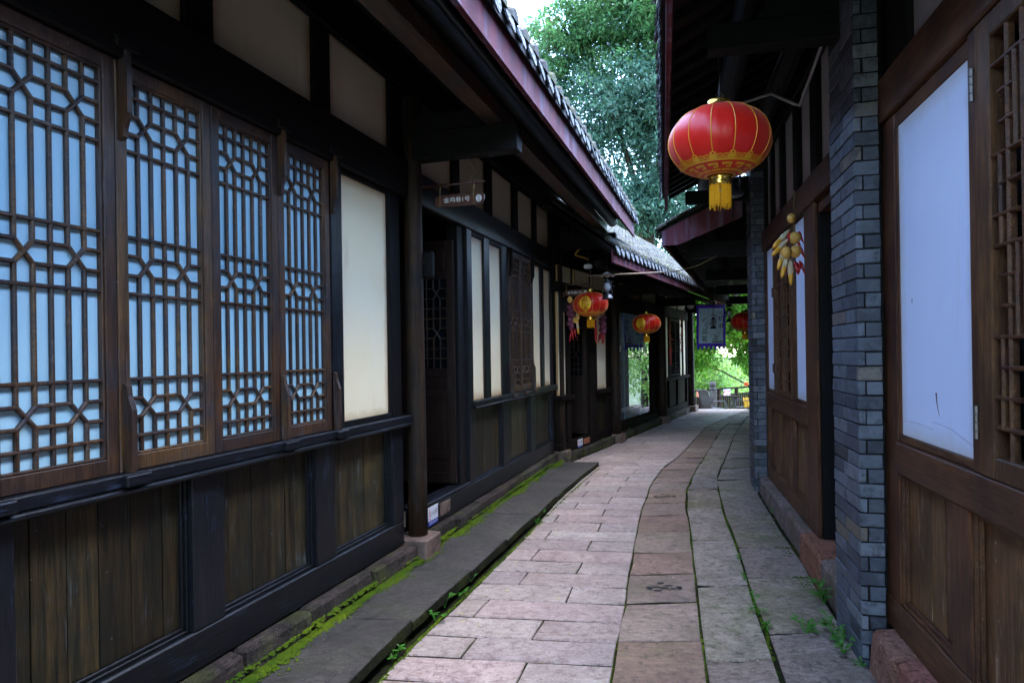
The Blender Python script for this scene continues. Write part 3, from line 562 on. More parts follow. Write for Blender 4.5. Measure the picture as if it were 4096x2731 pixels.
# ================================================================ LEFT ROW HOUSE (two bays)
def fr_new(name, label, cat, loc, d, sg): 
    r_ = thing(name, label, cat, (loc[0], loc[1], 0), math.atan2(d[1], d[0])); return Frame(r_, sg)
L = fr_new('timber_house', 'near left timber house with blue backed lattice windows and a long pink fascia eave', 'building', (-2.448, 0), (.3047, 1), 1)
shell(L, -1.5, 11.1, 3.2, 3.9, (5.55,))
L.part('bottom_beam', 'blue_x', (-1.5, 5.49, -.12, .0, .25, .43), c=.008); L.part('bottom_beam', 'blue_x', (5.75, 10.47, -.12, .0, .25, .43), c=.008)
ss = -1.4
while ss < 10.35:
    d = random.uniform(.55, .95); e = min(ss + d, 10.38)
    if not (5.36 < ss < 5.5): mb = MB(); mb.cbox(((ss + .004, e - .004), tuple(sorted((L.y(-.1), L.y(random.uniform(.055, .095))))), (.02, .243)), .018, .010); mb.ob('plinth_stone', 'plinth', L.root)
    ss = e if not (ss < 5.47 < e) else e
def posts(fr, lst, z0, z1, mat, o0=-.10, o1=.0, name='post', c=.006):
    for a, b in lst: fr.part(name, mat, (a, b, o0, o1, z0, z1), c=c)
posts(L, [(2.33, 2.47), (3.30, 3.51), (4.31, 4.52), (5.32, 5.49), (1.2, 1.35)], .431, 1.159, 'blue_z', name='stile')
planks(L, 1.35, 2.33, .431, 1.158, [1.5, 1.68, 1.86, 2.02, 2.18], -.06)
planks(L, 2.47, 3.30, .431, 1.158, [2.565, 2.711, 2.851, 3.009, 3.178], -.06)
planks(L, 3.51, 4.31, .431, 1.158, [3.607, 3.786, 3.936, 4.077, 4.165], -.06)
planks(L, 4.52, 5.32, .431, 1.158, [4.661, 4.82, 4.989, 5.161], -.06)
L.part('sill', 'blue_x', (-1.5, 5.566, -.10, .045, 1.18, 1.235), c=.006)
mb = MB(); mb.tube([L.P(-1.5, .045, 1.168), L.P(2.5, .045, 1.166), L.P(5.56, .045, 1.168)], .014, 8); mb.ob('sill_moulding', 'blue_x', L.root, True)
for a, b, l_ in ((1.825, 2.365, None), (2.365, 2.905, None), (2.905, 3.455, None), (3.455, 3.975, None), (3.975, 4.50, None)): window(L, a, b, 1.236, 2.928, .056, 'bluepane', 'brown')
def hook(fr, s, o, z0, z1, up, mat='brown_z', w_=.013):
    zz = z1 - z0; prof = [(0, .0), (.030, .0), (.034, .25), (.034, .70), (.018, .86), (.014, .97), (.004, 1.0), (0, 1.0)]; P = []
    for S in (s - w_, s + w_):
        for oo, t_ in prof: P.append(fr.P(S, o + oo * 1.3, (z0 + zz * t_) if up else (z1 - zz * t_)))
    n = len(prof); F = [(i, (i + 1) % n, n + (i + 1) % n, n + i) for i in range(n)] + [tuple(range(n)), tuple(range(n, 2 * n))]
    return MB().hull(P, F).ob('latch_post', mat, fr.root)
for s in (2.365, 2.935, 3.985, 4.52):
    hook(L, s, .003, 1.237, 1.60, True); hook(L, s, .003, 2.60, 2.96, False)
    L.part('latch_block', 'blue_x', (s - .065, s + .065, .03, .075, 1.185, 1.232), c=.006); L.part('latch_block', 'dark_x', (s - .06, s + .06, .002, .05, 2.96, 3.01), c=.006)
L.part('post', 'blue_z', (4.52, 4.65, -.10, -.004, 1.236, 2.928)); L.part('post', 'dark_z', (5.335, 5.49, -.10, -.004, 1.236, 2.928))
L.part('cream_panel', 'cream', (4.65, 5.335, -.06, -.035, 1.236, 2.928), c=0)
mb = MB()
for bx in ((4.65, 4.665), (5.32, 5.335)): L.box(mb, *bx, -.035, -.012, 1.27, 2.90, .003)
L.box(mb, 4.65, 5.335, -.035, -.0125, 1.236, 1.27, .003); L.box(mb, 4.65, 5.335, -.035, -.0125, 2.90, 2.928, .003); mb.ob('panel_moulding', 'dark_x', L.root)
L.part('lintel_beam', 'dark_x', (-1.5, 5.60, -.10, .03, 2.929, 3.225), c=.01)
L.part('lintel_beam', 'blue_x', (5.74, 10.47, -.10, .012, 2.929, 3.19), c=.01)
for a, b in ((1.8, 2.5), (2.62, 3.31), (3.50, 4.367), (4.55, 5.365)): L.part('upper_cream_panel', 'cream_old', (a, b, -.06, -.04, 3.226, 3.78), c=0)
for a, b in ((5.78, 6.63), (6.81, 7.58), (7.79, 8.57), (8.78, 9.49), (9.68, 10.40)): L.part('upper_cream_panel', 'cream_old', (a, b, -.06, -.04, 3.191, 3.74), c=0)
posts(L, [(-1.5, 1.8), (2.5, 2.62), (3.31, 3.50), (4.367, 4.55), (5.365, 5.58)], 3.226, 3.78, 'dark_z', -.10, -.01, 'upper_post')
posts(L, [(5.70, 5.78), (6.63, 6.81), (7.58, 7.79), (8.57, 8.78), (9.49, 9.68), (10.40, 10.52)], 3.191, 3.78, 'dark_z', -.10, -.01, 'upper_post')
L.part('plate_beam', 'dark_x', (-1.5, 11.1, -.12, .0, 3.781, 4.10), c=.008)
column(L, 5.66, .035, .072, .282, 3.72, (.15, .135), (.10, .28)); column(L, 10.66, .03, .085, .25, 3.72, (.15, .15), (.06, .25)); column(L, .6, .03, .075, .28, 3.72)
# bay two
L.part('door_jamb', 'dark_z', (6.76, 6.94, -.14, -.03, .431, 2.928)); L.part('post', 'blue_z', (6.945, 7.07, -.10, .0, .431, 2.928), c=.006)
planks(L, 7.07, 8.02, .431, 1.158, even(7.07, 8.02, 7), -.05, mould=.022); planks(L, 8.25, 9.19, .431, 1.158, even(8.25, 9.19, 7), -.05, mould=.022); planks(L, 9.40, 10.31, .431, 1.158, even(9.4, 10.31, 7), -.05, mould=.022)
posts(L, [(8.02, 8.25), (9.19, 9.40), (10.31, 10.50)], .431, 1.159, 'blue_z', name='stile')
L.part('sill', 'blue_x', (7.03, 10.56, -.10, .045, 1.18, 1.235), c=.006); mb = MB(); mb.tube([L.P(7.03, .04, 1.168), L.P(10.55, .04, 1.168)], .013, 8); mb.ob('sill_moulding', 'blue_x', L.root, True)
for a, b in ((7.09, 7.46), (7.64, 8.06), (9.40, 9.82), (9.98, 10.38)): L.part('cream_panel', 'cream', (a, b, -.06, -.03, 1.236, 2.90), c=0)
posts(L, [(7.07, 7.09), (7.46, 7.64), (8.06, 8.30), (9.30, 9.40), (9.82, 9.98), (10.38, 10.50)], 1.236, 2.928, 'blue_z', -.10, -.004)
for a, b in ((7.09, 7.46), (7.64, 8.06), (9.40, 9.82), (9.98, 10.38)): L.part('panel_head', 'dark_x', (a, b, -.09, -.008, 2.88, 2.928))
window(L, 8.305, 8.79, 1.24, 2.91, .04, 'darkpane', 'brown', o=.004); window(L, 8.795, 9.295, 1.24, 2.91, .04, 'darkpane', 'brown', o=.004)
for s in (8.33, 9.28): hook(L, s, .006, 1.24, 1.62, True); hook(L, s, .006, 2.60, 2.93, False, 'dark_z')
for s in (8.33, 8.85, 9.30): L.part('latch_block', 'brown_x', (s - .06, s + .06, .03, .066, 1.19, 1.23))
# open door leaf of bay two (turned 90 degrees inwards) - parts in its own orientation
def door_leaf(fr, s, o0, width, z0, z1, rails, mat='door', latt=(1.567, 2.42), glow=None):
    # the leaf lies in a plane across the wall: extends from o0 inwards
    th = .035; x0, x1 = s - th, s
    def bx(mb, a, b, zz0, zz1, t0=x0, t1=x1, c=.004): fr.box(mb, t0, t1, -b, -a, zz0, zz1, c)
    mb = MB(); st_ = .075; a0, b0 = -o0, -o0 + width
    bx(mb, a0, a0 + st_, z0, z1); bx(mb, b0 - st_, b0, z0, z1)
    for r0, r1 in rails: bx(mb, a0 + st_, b0 - st_, r0, r1, x0 + .002, x1 - .002)
    d = mb.ob('door', mat, fr.root); rs = sorted(rails)
    for (r0, r1), (q0, q1) in zip(rs, rs[1:]):
        if abs(r1 - latt[0]) < .03: continue
        m2 = MB(); bx(m2, a0 + st_, b0 - st_, r1, q0, x0 + .016, x1 - .012, 0); bx(m2, a0 + st_ + .018, b0 - st_ - .018, r1 + .018, q0 - .018, x0 + .010, x1 - .008); m2.ob('door_panel', mat, d)
    X = [-(a0 + st_ + (width - 2 * st_) * k / 6) for k in range(7)]; Z = [latt[0] + (latt[1] - latt[0]) * k / 9 for k in range(10)]; m3 = MB(); w_ = .007
    def seg(p, q):
        (oa, za), (ob_, zb_) = p, q; m3.tube([fr.P(x0 + .012, oa, za), fr.P(x0 + .012, ob_, zb_)], w_, 4)
    for k in range(1, 6):
        for a, b in (((0, 3), (4, 7), (8, 9)) if k in (1, 2, 4, 5) else ((0, 9),)): seg((X[k], Z[a]), (X[k], Z[b]))
    for r_ in range(1, 9):
        if r_ in (3, 4, 7, 8):
            for a, b in ((0, 1), (2, 4), (5, 6)): seg((X[a], Z[r_]), (X[b], Z[r_]))
        else: seg((X[0], Z[r_]), (X[6], Z[r_]))
    for r_ in (3, 7):
        for k in (1, 4): seg((X[k], Z[r_]), (X[k + 1], Z[r_ + 1])); seg((X[k], Z[r_ + 1]), (X[k + 1], Z[r_]))
    m3.ob('lattice', 'brown_z', d); m4 = MB(); bx(m4, a0 + st_, b0 - st_, latt[0], latt[1], x1 - .009, x1 - .006, 0); m4.ob('pane', glow or 'darkpane', d); return d
RL = [(.48, .58), (.71, .79), (1.288, 1.36), (1.494, 1.567), (2.42, 2.48), (2.70, 2.78)]
door_leaf(L, 6.755, -.06, .56, .48, 2.78, RL)
L.part('door_sill_board', 'blue_x', (5.75, 6.95, -.16, .004, .431, .462), c=.006)
L.part('brown_plate', 'palebase', (6.17, 6.40, .001, .012, .30, .41), c=.003)
# roof, purlins, projecting beams
L.part('wall', 'dark_z', (-8.0, -1.52, -.12, 0, 0, 4.1), c=0)
dzL = roof(L, -8.0, 11.15, 1.10, 3.43, .25, .5, 3.2, .25, 2, purlins=((.80, .1, .075), (.25, 0, .08)))
L.part('eave_plank', 'brown_x', (-8.0, 10.55, .67, .81, 3.431, 3.55), c=.006, label='greyish weathered eave plank under the purlin')
for s in (.6, 5.66, 10.66): step_beam(L, s, .92, 3.22, 3.428)
mb = MB()
for o_ in (.55, .5): mb.tube([L.P(5.70, o_, 3.22), L.P(5.72, o_ + .03, 3.12), L.P(5.70, o_ - .02, 3.02)], .003, 4)
mb.ob('hanging_wire', 'rope', L.root)
# wooden blocks on the columns
for s, o0 in ((5.70, .075), (10.70, .10)):
    L.part('column_bracket', 'dark_z', (s + .01, s + .05, o0 - .05, o0 + .10, 2.31, 2.52), c=.012); m = MB(); m.tube([L.P(s - .0, o0 - .04, 2.42), L.P(s + .0, o0 + .03, 2.425)], .010, 6); m.ob('wooden_peg', 'brown_x', L.root)

# ================================================================ SECOND LEFT HOUSE (shop)
H = fr_new('timber_shop_house', 'farther left timber house with glass shopfront and mossy grey tiled roof', 'building', (.80 - .485 * 10.25, 0), (.485, 1), 1)
A0 = 11.12
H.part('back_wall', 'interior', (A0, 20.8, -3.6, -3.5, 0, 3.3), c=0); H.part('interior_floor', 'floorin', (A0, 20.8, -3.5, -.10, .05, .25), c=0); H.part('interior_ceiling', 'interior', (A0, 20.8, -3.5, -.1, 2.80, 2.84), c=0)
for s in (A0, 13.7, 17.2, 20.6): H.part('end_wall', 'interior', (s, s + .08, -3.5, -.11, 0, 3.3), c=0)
for a, b in ((11.15, 13.66), (13.85, 17.15), (17.5, 20.35)): H.part('bottom_beam', 'matte_x', (a, b, -.12, 0, .20, .34), c=.008)
ss = 11.35
while ss < 20.3:
    e = ss + random.uniform(.6, .95); mb = MB(); mb.cbox(((ss, e - .01), tuple(sorted((-H.y(.1), H.y(random.uniform(.05, .09))))), (.0, .195)), .018, .01); mb.ob('plinth_stone', 'plinth', H.root); ss = e
column(H, 13.75, .03, .095, .22, 2.95, (.16, .15), (.02, .22)); column(H, 17.32, .03, .10, .22, 2.95, (.17, .16), (.0, .22)); column(H, 20.55, .03, .10, .22, 2.95, (.2, .16), (.0, .22))
for a, b in ((11.17, 11.46), (12.86, 13.42), (17.56, 17.70), (17.82, 18.20), (19.44, 19.76), (19.86, 20.2)): H.part('cream_panel', 'cream', (a, b, -.06, -.03, 1.065, 2.60 if a < 13 else 2.5), c=0)
posts(H, [(11.46, 11.62), (12.50, 12.86), (13.42, 13.62)], .34, 2.60, 'matte_z', -.10, 0, 'post')
posts(H, [(17.40, 17.56), (17.70, 17.82), (18.20, 18.36), (19.36, 19.44), (19.76, 19.86), (20.2, 20.42)], 1.065, 2.5, 'matte_z', -.10, -.004, 'post')
planks(H, 11.17, 11.46, .34, .985, [11.3], -.05, mat='plank_matte', mould=.02, frame='matte'); planks(H, 12.88, 13.42, .34, .985, even(12.88, 13.42, 4), -.05, mat='plank_matte', mould=.02, frame='matte')
for a, b in ((17.5, 18.16), (18.38, 19.12), (19.34, 20.22)): planks(H, a, b, .34, .985, even(a, b, 5), -.05, mat='plank_matte', mould=.02, frame='matte')
posts(H, [(18.16, 18.38), (19.12, 19.34), (20.22, 20.4)], .34, .985, 'matte_z', name='stile')
for a, b in ((11.12, 11.66), (12.74, 13.62), (17.42, 20.44)): H.part('sill', 'matte_x', (a, b, -.10, .045, .99, 1.062), c=.006)
for a, b in ((18.36, 18.85), (18.86, 19.36)): window(H, a, b, 1.07, 2.49, .04, 'darkpane', 'matte', o=.004)
for a, b, z in ((11.12, 13.66, 2.601), (17.4, 20.45, 2.501)): H.part('lintel_beam', 'matte_x', (a, b, -.10, .012, z, 2.75), c=.008)
H.part('lintel_beam', 'matte_x', (13.84, 17.25, -.12, .02, 2.50, 2.75), c=.008)
for a, b in ((11.2, 11.75), (11.9, 12.6), (12.75, 13.6), (13.9, 14.7), (14.85, 15.75), (15.9, 17.1), (17.5, 18.2), (18.35, 19.2), (19.35, 20.3)): H.part('upper_cream_panel', 'cream_old', (a, b, -.06, -.035, 2.751, 3.0), c=0)
H.part('upper_wall', 'matte_x', (A0, 20.6, -.12, -.061, 2.76, 3.05), c=0); H.part('plate_beam', 'matte_x', (A0, 20.6, -.12, .0, 3.001, 3.765), c=.008)
door_leaf(H, 12.50, -.05, .60, .36, 2.55, [(.36, .46), (.60, .66), (1.05, 1.11), (1.26, 1.32), (2.2, 2.26), (2.48, 2.55)], latt=(1.32, 2.2))
H.part('brown_plate', 'signbrown', (12.12, 12.40, .001, .012, .23, .32), c=.003)
# glass shopfront
H.part('glass_frame', 'matte_x', (13.86, 16.98, -.10, -.05, .341, .385)); H.part('glass_frame', 'matte_z', (16.86, 17.14, -.10, -.03, .386, 2.499)); H.part('glass_frame', 'matte_x', (13.86, 16.85, -.10, -.05, 2.45, 2.499))
gs = [13.87, 14.72, 15.80, 16.85]
for a, b in zip(gs, gs[1:]): H.part('glass_pane', 'glass', (a + .004, b - .004, -.078, -.070, .386, 2.449), c=0)
for g in gs[1:3]: H.part('glass_joint', 'porcelain', (g - .003, g + .003, -.079, -.069, .386, 2.449), c=0)
dzH = roof(H, 10.72, 20.9, 0.95, 2.90, .20, .74, 2.6, .235, 15, purlins=((.68, .1, .07), (.2, 0, .07)), ps0=11.2)
for s in (13.75, 17.32, 20.4): step_beam(H, s, .80, 2.71, 2.90, .13, 'matte_x', top=False)
H.part('eave_plank', 'matte_x', (11.0, 20.6, .60, .72, 2.902, 2.99), c=.006)
# ridge of mossy round tiles
zr = dzH(-2.6) + .08; n = 34; rm = MB()
rm.tube([(0 - .17, 0, 0), (.17, 0, .0)], .10, 10); rme = unit('ridge_tile', rm, 'tile')
for k in range(n): o_ = put('ridge_tile', rme, parent=H.root, loc=(10.8 + k * .30, H.y(-2.6), zr)); o_.rotation_euler = (0, random.uniform(-.04, .04), random.uniform(-.04, .04))
mb = MB()
for k in range(420):
    s = random.uniform(11, 20.6); o_ = random.choice([-2.5, -2.6, random.uniform(-2.5, -1.0)]); z = dzH(o_) + .12; a = random.uniform(0, 6.28); h = random.uniform(.05, .24); b = H.P(s, o_, z)
    mb.add([(b[0] - .004, b[1], z), (b[0] + .004, b[1], z), (b[0] + .35 * h * math.cos(a), b[1] + .35 * h * math.sin(a), z + h)], [(0, 1, 2)])
mb.ob('roof_grass', 'dry', H.root, kind='stuff')

# ================================================================ RIGHT HOUSE
Rf = fr_new('brick_pier_house', 'right house with brown panelled walls, white boards and blue grey brick piers', 'building', (1.1707, 0), (.22229, 1), -1)
Rf.part('back_wall', 'interior', (-1.5, 8.55, -3.1, -3.0, 0, 3.9), c=0); Rf.part('interior_floor', 'floorin', (-1.5, 8.55, -3, -.12, .0, .235), c=0)
for s in (-1.5, 4.0, 5.42, 8.5): Rf.part('end_wall', 'interior', (s, s + .06, -3, -.13, 0, 3.9), c=0)
Rf.part('interior_ceiling', 'interior', (-1.5, 8.55, -3, -.13, 3.3, 3.34), c=0)
# sandstone plinth
def plinth_run(a, b, mats):
    s = a
    while s < b - .05:
        e = min(s + random.uniform(.55, .9), b); 
        if b - e < .25: e = b
        mb = MB(); mb.cbox(((s + .003, e - .003), tuple(sorted((Rf.y(-.11), Rf.y(random.uniform(.085, .11))))), (-.03, .238)), .022, .010); mb.ob('plinth_stone', random.choice(mats), Rf.root); s = e
plinth_run(-1.2, 3.66, ['redstone']); plinth_run(4.23, 8.17, ['plinthr', 'plinthr', 'redstone', 'plinthr'])
# near bay
Rf.part('bottom_beam', 'red_x', (-1.5, 3.735, -.11, .0, .24, .40), c=.006)
posts(Rf, [(3.53, 3.735)], .401, 2.879, 'red_z', -.10, -.006, 'post'); posts(Rf, [(2.71, 2.90), (1.85, 2.0), (1.0, 1.15)], .401, 1.07, 'red_z', -.10, -.002, 'stile')
def boardpanel(a, b, z0, z1, fr=Rf):
    planks(fr, a, b, z0, z1, even(a, b, 4, .1), -.045, mat='plank_red', frame='red', mould=.03)
boardpanel(2.90, 3.53, .401, 1.07); boardpanel(2.0, 2.71, .401, 1.07); boardpanel(1.15, 1.85, .401, 1.07)
Rf.part('mid_rail', 'red_x', (-1.5, 3.529, -.10, .012, 1.071, 1.225), c=.006); Rf.part('rail_moulding', 'red_x', (2.64, 3.53, -.09, -.008, 1.226, 1.268), c=.006)
Rf.part('white_board', 'white', (2.655, 3.487, -.03, -.014, 1.268, 2.80), c=0); Rf.part('panel_moulding', 'red_z', (3.488, 3.529, -.048, -.008, 1.269, 2.80)); Rf.part('panel_moulding', 'red_x', (2.655, 3.529, -.06, -.010, 2.802, 2.879))
Rf.part('post', 'red_z', (2.575, 2.654, -.10, .004, 1.226, 2.879), c=.006)
mb = MB()
mb.tube([Rf.P(3.05, -.0135, 1.50), Rf.P(3.045, -.0135, 1.46), Rf.P(3.02, -.0135, 1.40)], [.004, .0025, .0005], 4); mb.tube([Rf.P(3.48, -.0137, 1.335), Rf.P(3.3, -.0137, 1.345), Rf.P(3.1, -.0137, 1.335)], .0005, 3); mb.tube([Rf.P(3.1, -.0137, 1.37), Rf.P(2.9, -.0137, 1.36), Rf.P(2.67, -.0137, 1.31)], .0005, 3); mb.tube([Rf.P(3.33, -.0137, 1.93), Rf.P(3.33, -.0137, 1.91)], .002, 4)
mb.ob('scuff_mark', 'greymetal', Rf.root)
# casement with stepped lattice
wz0, wz1 = 1.228, 2.872; mb = MB()
for a, b in ((2.46, 2.570), (1.72, 1.82)): Rf.box(mb, a, b, -.05, .014, wz0, wz1, .006)
Rf.box(mb, 1.82, 2.46, -.05, .013, wz0, wz0 + .08, .006); Rf.box(mb, 1.82, 2.46, -.05, .013, wz1 - .085, wz1, .006); cas = mb.ob('casement', 'red_z', Rf.root, label='reddish brown casement with stepped rectangular lattice')
g0, g1 = wz0 + .08, wz1 - .085; hs = [g0 + (g1 - g0) * k / 14 for k in range(15)]; vs_ = [2.46 - .64 * k / 12 for k in range(13)]; ob_ = -.02
segs = []
for c0 in (0, 4, 8):
    V_ = [vs_[c0 + q] for q in range(5)]
    if c0: segs.append(((V_[0], hs[0]), (V_[0], hs[14])))
    segs.append(((V_[2], hs[0]), (V_[2], hs[14])))
    for k in range(1, 14):
        if k % 6 in (1, 2, 4): segs.append(((V_[0], hs[k]), (V_[2], hs[k])))
        else: segs.append(((V_[1], hs[k]), (V_[2], hs[k])))
        if k % 6 in (1, 3, 4): segs.append(((V_[2], hs[k]), (V_[4], hs[k])))
        else: segs.append(((V_[2], hs[k]), (V_[3], hs[k])))
    for k in range(1, 13):
        if k % 6 in (1, 2, 3): segs.append(((V_[1], hs[k]), (V_[1], hs[k + 1])))
        if k % 6 in (4, 5, 0): segs.append(((V_[3], hs[k]), (V_[3], hs[k + 1])))
for k, (p, q) in enumerate(segs): lbar(Rf, cas, p, q, ob_ + (k % 4) * .0008, 'red_z')
Rf.part('pane', 'darkpane', (1.82, 2.46, -.075, -.068, g0, g1), c=0, parent=cas)
for z in (2.66, 1.42):
    m = MB()
    for q in range(4): m.tube([Rf.P(2.573, .022, z - .06 + q * .031), Rf.P(2.573, .022, z - .032 + q * .031)], .0095, 8)
    m.ob('hinge', 'greymetal', Rf.root)
Rf.part('lintel_beam', 'red_x', (-1.5, 3.735, -.11, .019, 2.88, 3.11), c=.008, label='dark upper lintel beam')
Rf.part('upper_white_panel', 'greywhite', (-1.5, 3.36, -.07, -.05, 3.111, 3.9), c=0); Rf.part('upper_post', 'dark_z', (3.36, 3.72, -.10, -.01, 3.111, 3.9), c=.006)
# far bay
Rf.part('bottom_beam', 'red_x', (5.751, 8.07, -.11, .0, .24, .39), c=.006); posts(Rf, [(5.38, 5.75), (7.94, 8.07)], .24, 2.829, 'red_z', -.03, .0, 'post'); posts(Rf, [(5.27, 5.31)], .24, 2.70, 'red_z', -.19, -.12, 'door_jamb'); posts(Rf, [(5.36, 5.40)], .24, 2.739, 'dark_z', -.20, -.031, 'door_jamb')
posts(Rf, [(7.24, 7.43), (6.46, 6.63)], .391, 1.07, 'red_z', -.10, -.002, 'stile')
boardpanel(7.43, 7.94, .391, 1.07); boardpanel(6.63, 7.24, .391, 1.07); boardpanel(5.75, 6.46, .391, 1.07)
Rf.part('mid_rail', 'red_x', (5.751, 7.94, -.10, .012, 1.071, 1.225), c=.006)
for a, b in ((7.48, 7.90), (5.80, 6.21)): Rf.part('white_board', 'white', (a, b, -.03, -.014, 1.263, 2.80), c=0); Rf.part('rail_moulding', 'red_x', (a, b, -.049, -.01, 1.226, 1.262))
posts(Rf, [(7.90, 7.94), (7.405, 7.48), (6.21, 6.43), (5.751, 5.80)], 1.226, 2.829, 'red_z', -.09, -.004)
def step_window(fr, a, b, z0, z1, mat='red_z'):
    mb = MB(); fr.box(mb, a, a + .045, -.05, .006, z0, z1); fr.box(mb, b - .045, b, -.05, .006, z0, z1); fr.box(mb, a + .045, b - .045, -.05, .005, z0, z0 + .06); fr.box(mb, a + .045, b - .045, -.05, .005, z1 - .06, z1)
    w_ = mb.ob('lattice_window', mat, fr.root); h = [z0 + .06 + (z1 - z0 - .12) * k / 14 for k in range(15)]; v = [a + .045 + (b - a - .09) * k / 4 for k in range(5)]; sg = [((v[2], h[0]), (v[2], h[14]))]
    for k in range(1, 14):
        if k % 3 == 1: sg.append(((v[0], h[k]), (v[4], h[k])))
        elif k % 3 == 2: sg += [((v[0], h[k]), (v[1], h[k])), ((v[3], h[k]), (v[4], h[k])), ((v[1], h[k]), (v[1], h[k + 1])), ((v[3], h[k]), (v[3], h[k + 1]))]
        else: sg.append(((v[1], h[k]), (v[3], h[k])))
    for k, (p, q) in enumerate(sg): lbar(fr, w_, p, q, -.016 + (k % 3) * .0009, mat, d_=.011)
    fr.part('pane', 'darkpane', (a + .045, b - .045, -.07, -.064, z0 + .06, z1 - .06), c=0, parent=w_); return w_
step_window(Rf, 6.43, 6.913, 1.23, 2.82); step_window(Rf, 6.918, 7.404, 1.23, 2.82)
for z in (2.3, 1.5):
    m = MB(); m.tube([Rf.P(7.408, .012, z - .05), Rf.P(7.408, .012, z + .05)], .009, 8); m.ob('hinge', 'greymetal', Rf.root)
Rf.part('lintel_beam', 'red_x', (4.45, 8.10, -.11, .02, 2.83, 3.05), c=.008)
for a, b in ((7.60, 7.05), (6.98, 6.86), ): pass
for a, b in ((7.62, 8.02), (7.0, 7.50), (6.27, 6.84), (5.54, 6.05), (4.76, 5.30)): Rf.part('upper_white_panel', 'greywhite', (a, b, -.07, -.05, 3.051, 3.9), c=0)
posts(Rf, [(8.02, 8.1), (7.50, 7.62), (6.84, 7.0), (6.05, 6.27), (5.30, 5.54), (4.5, 4.76)], 3.051, 3.9, 'dark_z', -.10, -.01, 'upper_post')
Rf.part('plate_beam', 'dark_x', (-1.5, 8.55, -.12, .0, 3.901, 4.12), c=.008)
# doorway with folded leaf
Rf.part('door_head', 'red_x', (4.45, 5.38, -.14, -.03, 2.74, 2.829)); posts(Rf, [(4.45, 4.55)], .24, 2.739, 'red_z', -.16, -.02, 'door_jamb')
mb = MB()
Rf.box(mb, 4.70, 4.74, -.55, -.10, .26, 2.72, .006); Rf.box(mb, 4.742, 4.79, -.16, -.10, .26, 2.72, .006); mb.ob('door', 'red_z', Rf.root, label='folded brown door leaf with grey hinge'); 
for z in (.62, 2.1): m = MB(); Rf.box(m, 4.79, 4.796, -.15, -.105, z, z + .13, .001); m.ob('hinge', 'greymetal', Rf.root)
# brick piers: every brick is its own piece
def pier(fr, s0, s1, o0, o1, z0, z1, course, seedoff, near=True):
    mb = MB(); fr.box(mb, s0 + .004, s1 - .004, o0 + .0, o1 - .005, z0, z1, 0); mb.ob('pier_core', 'mortar', fr.root); j = .008; k = 0; z = z0
    cache = {}
    def brick(a, b, c0, c1, zz, h):
        key = (round(b - a, 2), round(c1 - c0, 2))
        if key not in cache:
            vs2 = []
            for _ in range(3):
                m = MB(); m.cbox(((-(b - a) / 2, (b - a) / 2), (-(c1 - c0) / 2, (c1 - c0) / 2), (-h / 2, h / 2)), .0022, .0022); vs2.append(unit('brick', m, 'brick'))
            cache[key] = vs2
        dd = random.uniform(-.0015, .003); y_ = sorted((fr.y(c0), fr.y(c1))); o_ = put('brick', random.choice(cache[key]), parent=fr.root, loc=((a + b) / 2, (y_[0] + y_[1]) / 2 + (dd if fr.sg < 0 else -dd), zz + h / 2)); o_.rotation_euler = (0, random.uniform(-.004, .004), random.uniform(-.004, .004))
    w_ = s1 - s0; t_ = .036
    while z < z1 - course * .5:
        h = course - j; sp_ = w_ * (.56 if k % 2 else .44)   # street face: header and stretcher alternate, end bricks wrap the corner
        brick(s0 + (0 if k % 2 else t_ + j), s0 + sp_ - j, o1 - t_, o1, z, h)
        brick(s0 + sp_, s1, o1 - t_, o1, z, h)
        for e0, e1 in ((s0, s0 + t_),): # face towards the camera
            if o1 - o0 > t_ + .03: brick(e0, e1, o0, o1 - ((t_ + j) if k % 2 else 0), z, h)
        z += course; k += 1
    return k
Rf.part('pier_backing', 'mortar', (3.737, 4.449, -.11, .020, .0, 4.1), c=0)
pier(Rf, 3.675, 4.22, .022, .140, -.02, 3.9, .0775, 0); pier(Rf, 8.085, 8.55, -.10, .13, -.03, 3.9, .0775, 1)
Rf.part('wall', 'dark_z', (-8.0, -1.52, -.12, 0, 0, 4.1), c=0)
dzR = roof(Rf, -8.0, 8.62, 1.07, 3.47, .20, .5, 3.1, .24, 2, purlins=((.62, .1, .085), (.15, 0, .08)))
for s in (.2, 4.0, 8.3): step_beam(Rf, s, .86, 3.47, 3.62, .13)
# electric pipe under the eave
m = MB(); m.tube([Rf.P(4.20, .02, 3.86), Rf.P(4.9, .02, 3.85), Rf.P(5.75, .02, 3.70), Rf.P(5.76, .06, 3.72), Rf.P(5.70, .25, 3.80), Rf.P(5.62, .48, 3.72), Rf.P(5.6, .6, 3.66)], .012, 8); m.ob('electric_pipe', 'pipe', Rf.root, True)

# ================================================================ SECOND RIGHT HOUSE (only eave and gable seen)
G = fr_new('low_eave_house', 'lower house behind the right brick pier with dark raftered eave and purple gable board', 'building', (2.97 - .36 * 0, 7.80), (.36, 1), -1)
dzG = roof(G, .25, 11.9, 1.22, 3.0, .19, .5, 3.0, .24, 3, raf=.15, purlins=((.72, .1, .09), (.15, 0, .08)))
mb = MB(); P = []
for S in (.225, .2495):
    for O, Z in ((1.246, 3.0), (1.05, 3.0), (.30, 3.28), (.30, 3.60), (1.246, 3.175)): P.append(G.P(S, O, Z))
mb.hull(P, [(0, 1, 2, 3, 4), (5, 6, 7, 8, 9), (0, 1, 6, 5), (1, 2, 7, 6), (2, 3, 8, 7), (3, 4, 9, 8), (4, 0, 5, 9)]); mb.ob('gable_board', 'fascia', G.root)
gt = MB(); gt.cbox(((-.10, .10), (-.075, .075), (-.012, .012)), .005, .004); gme = unit('gable_tile', gt, 'tile')
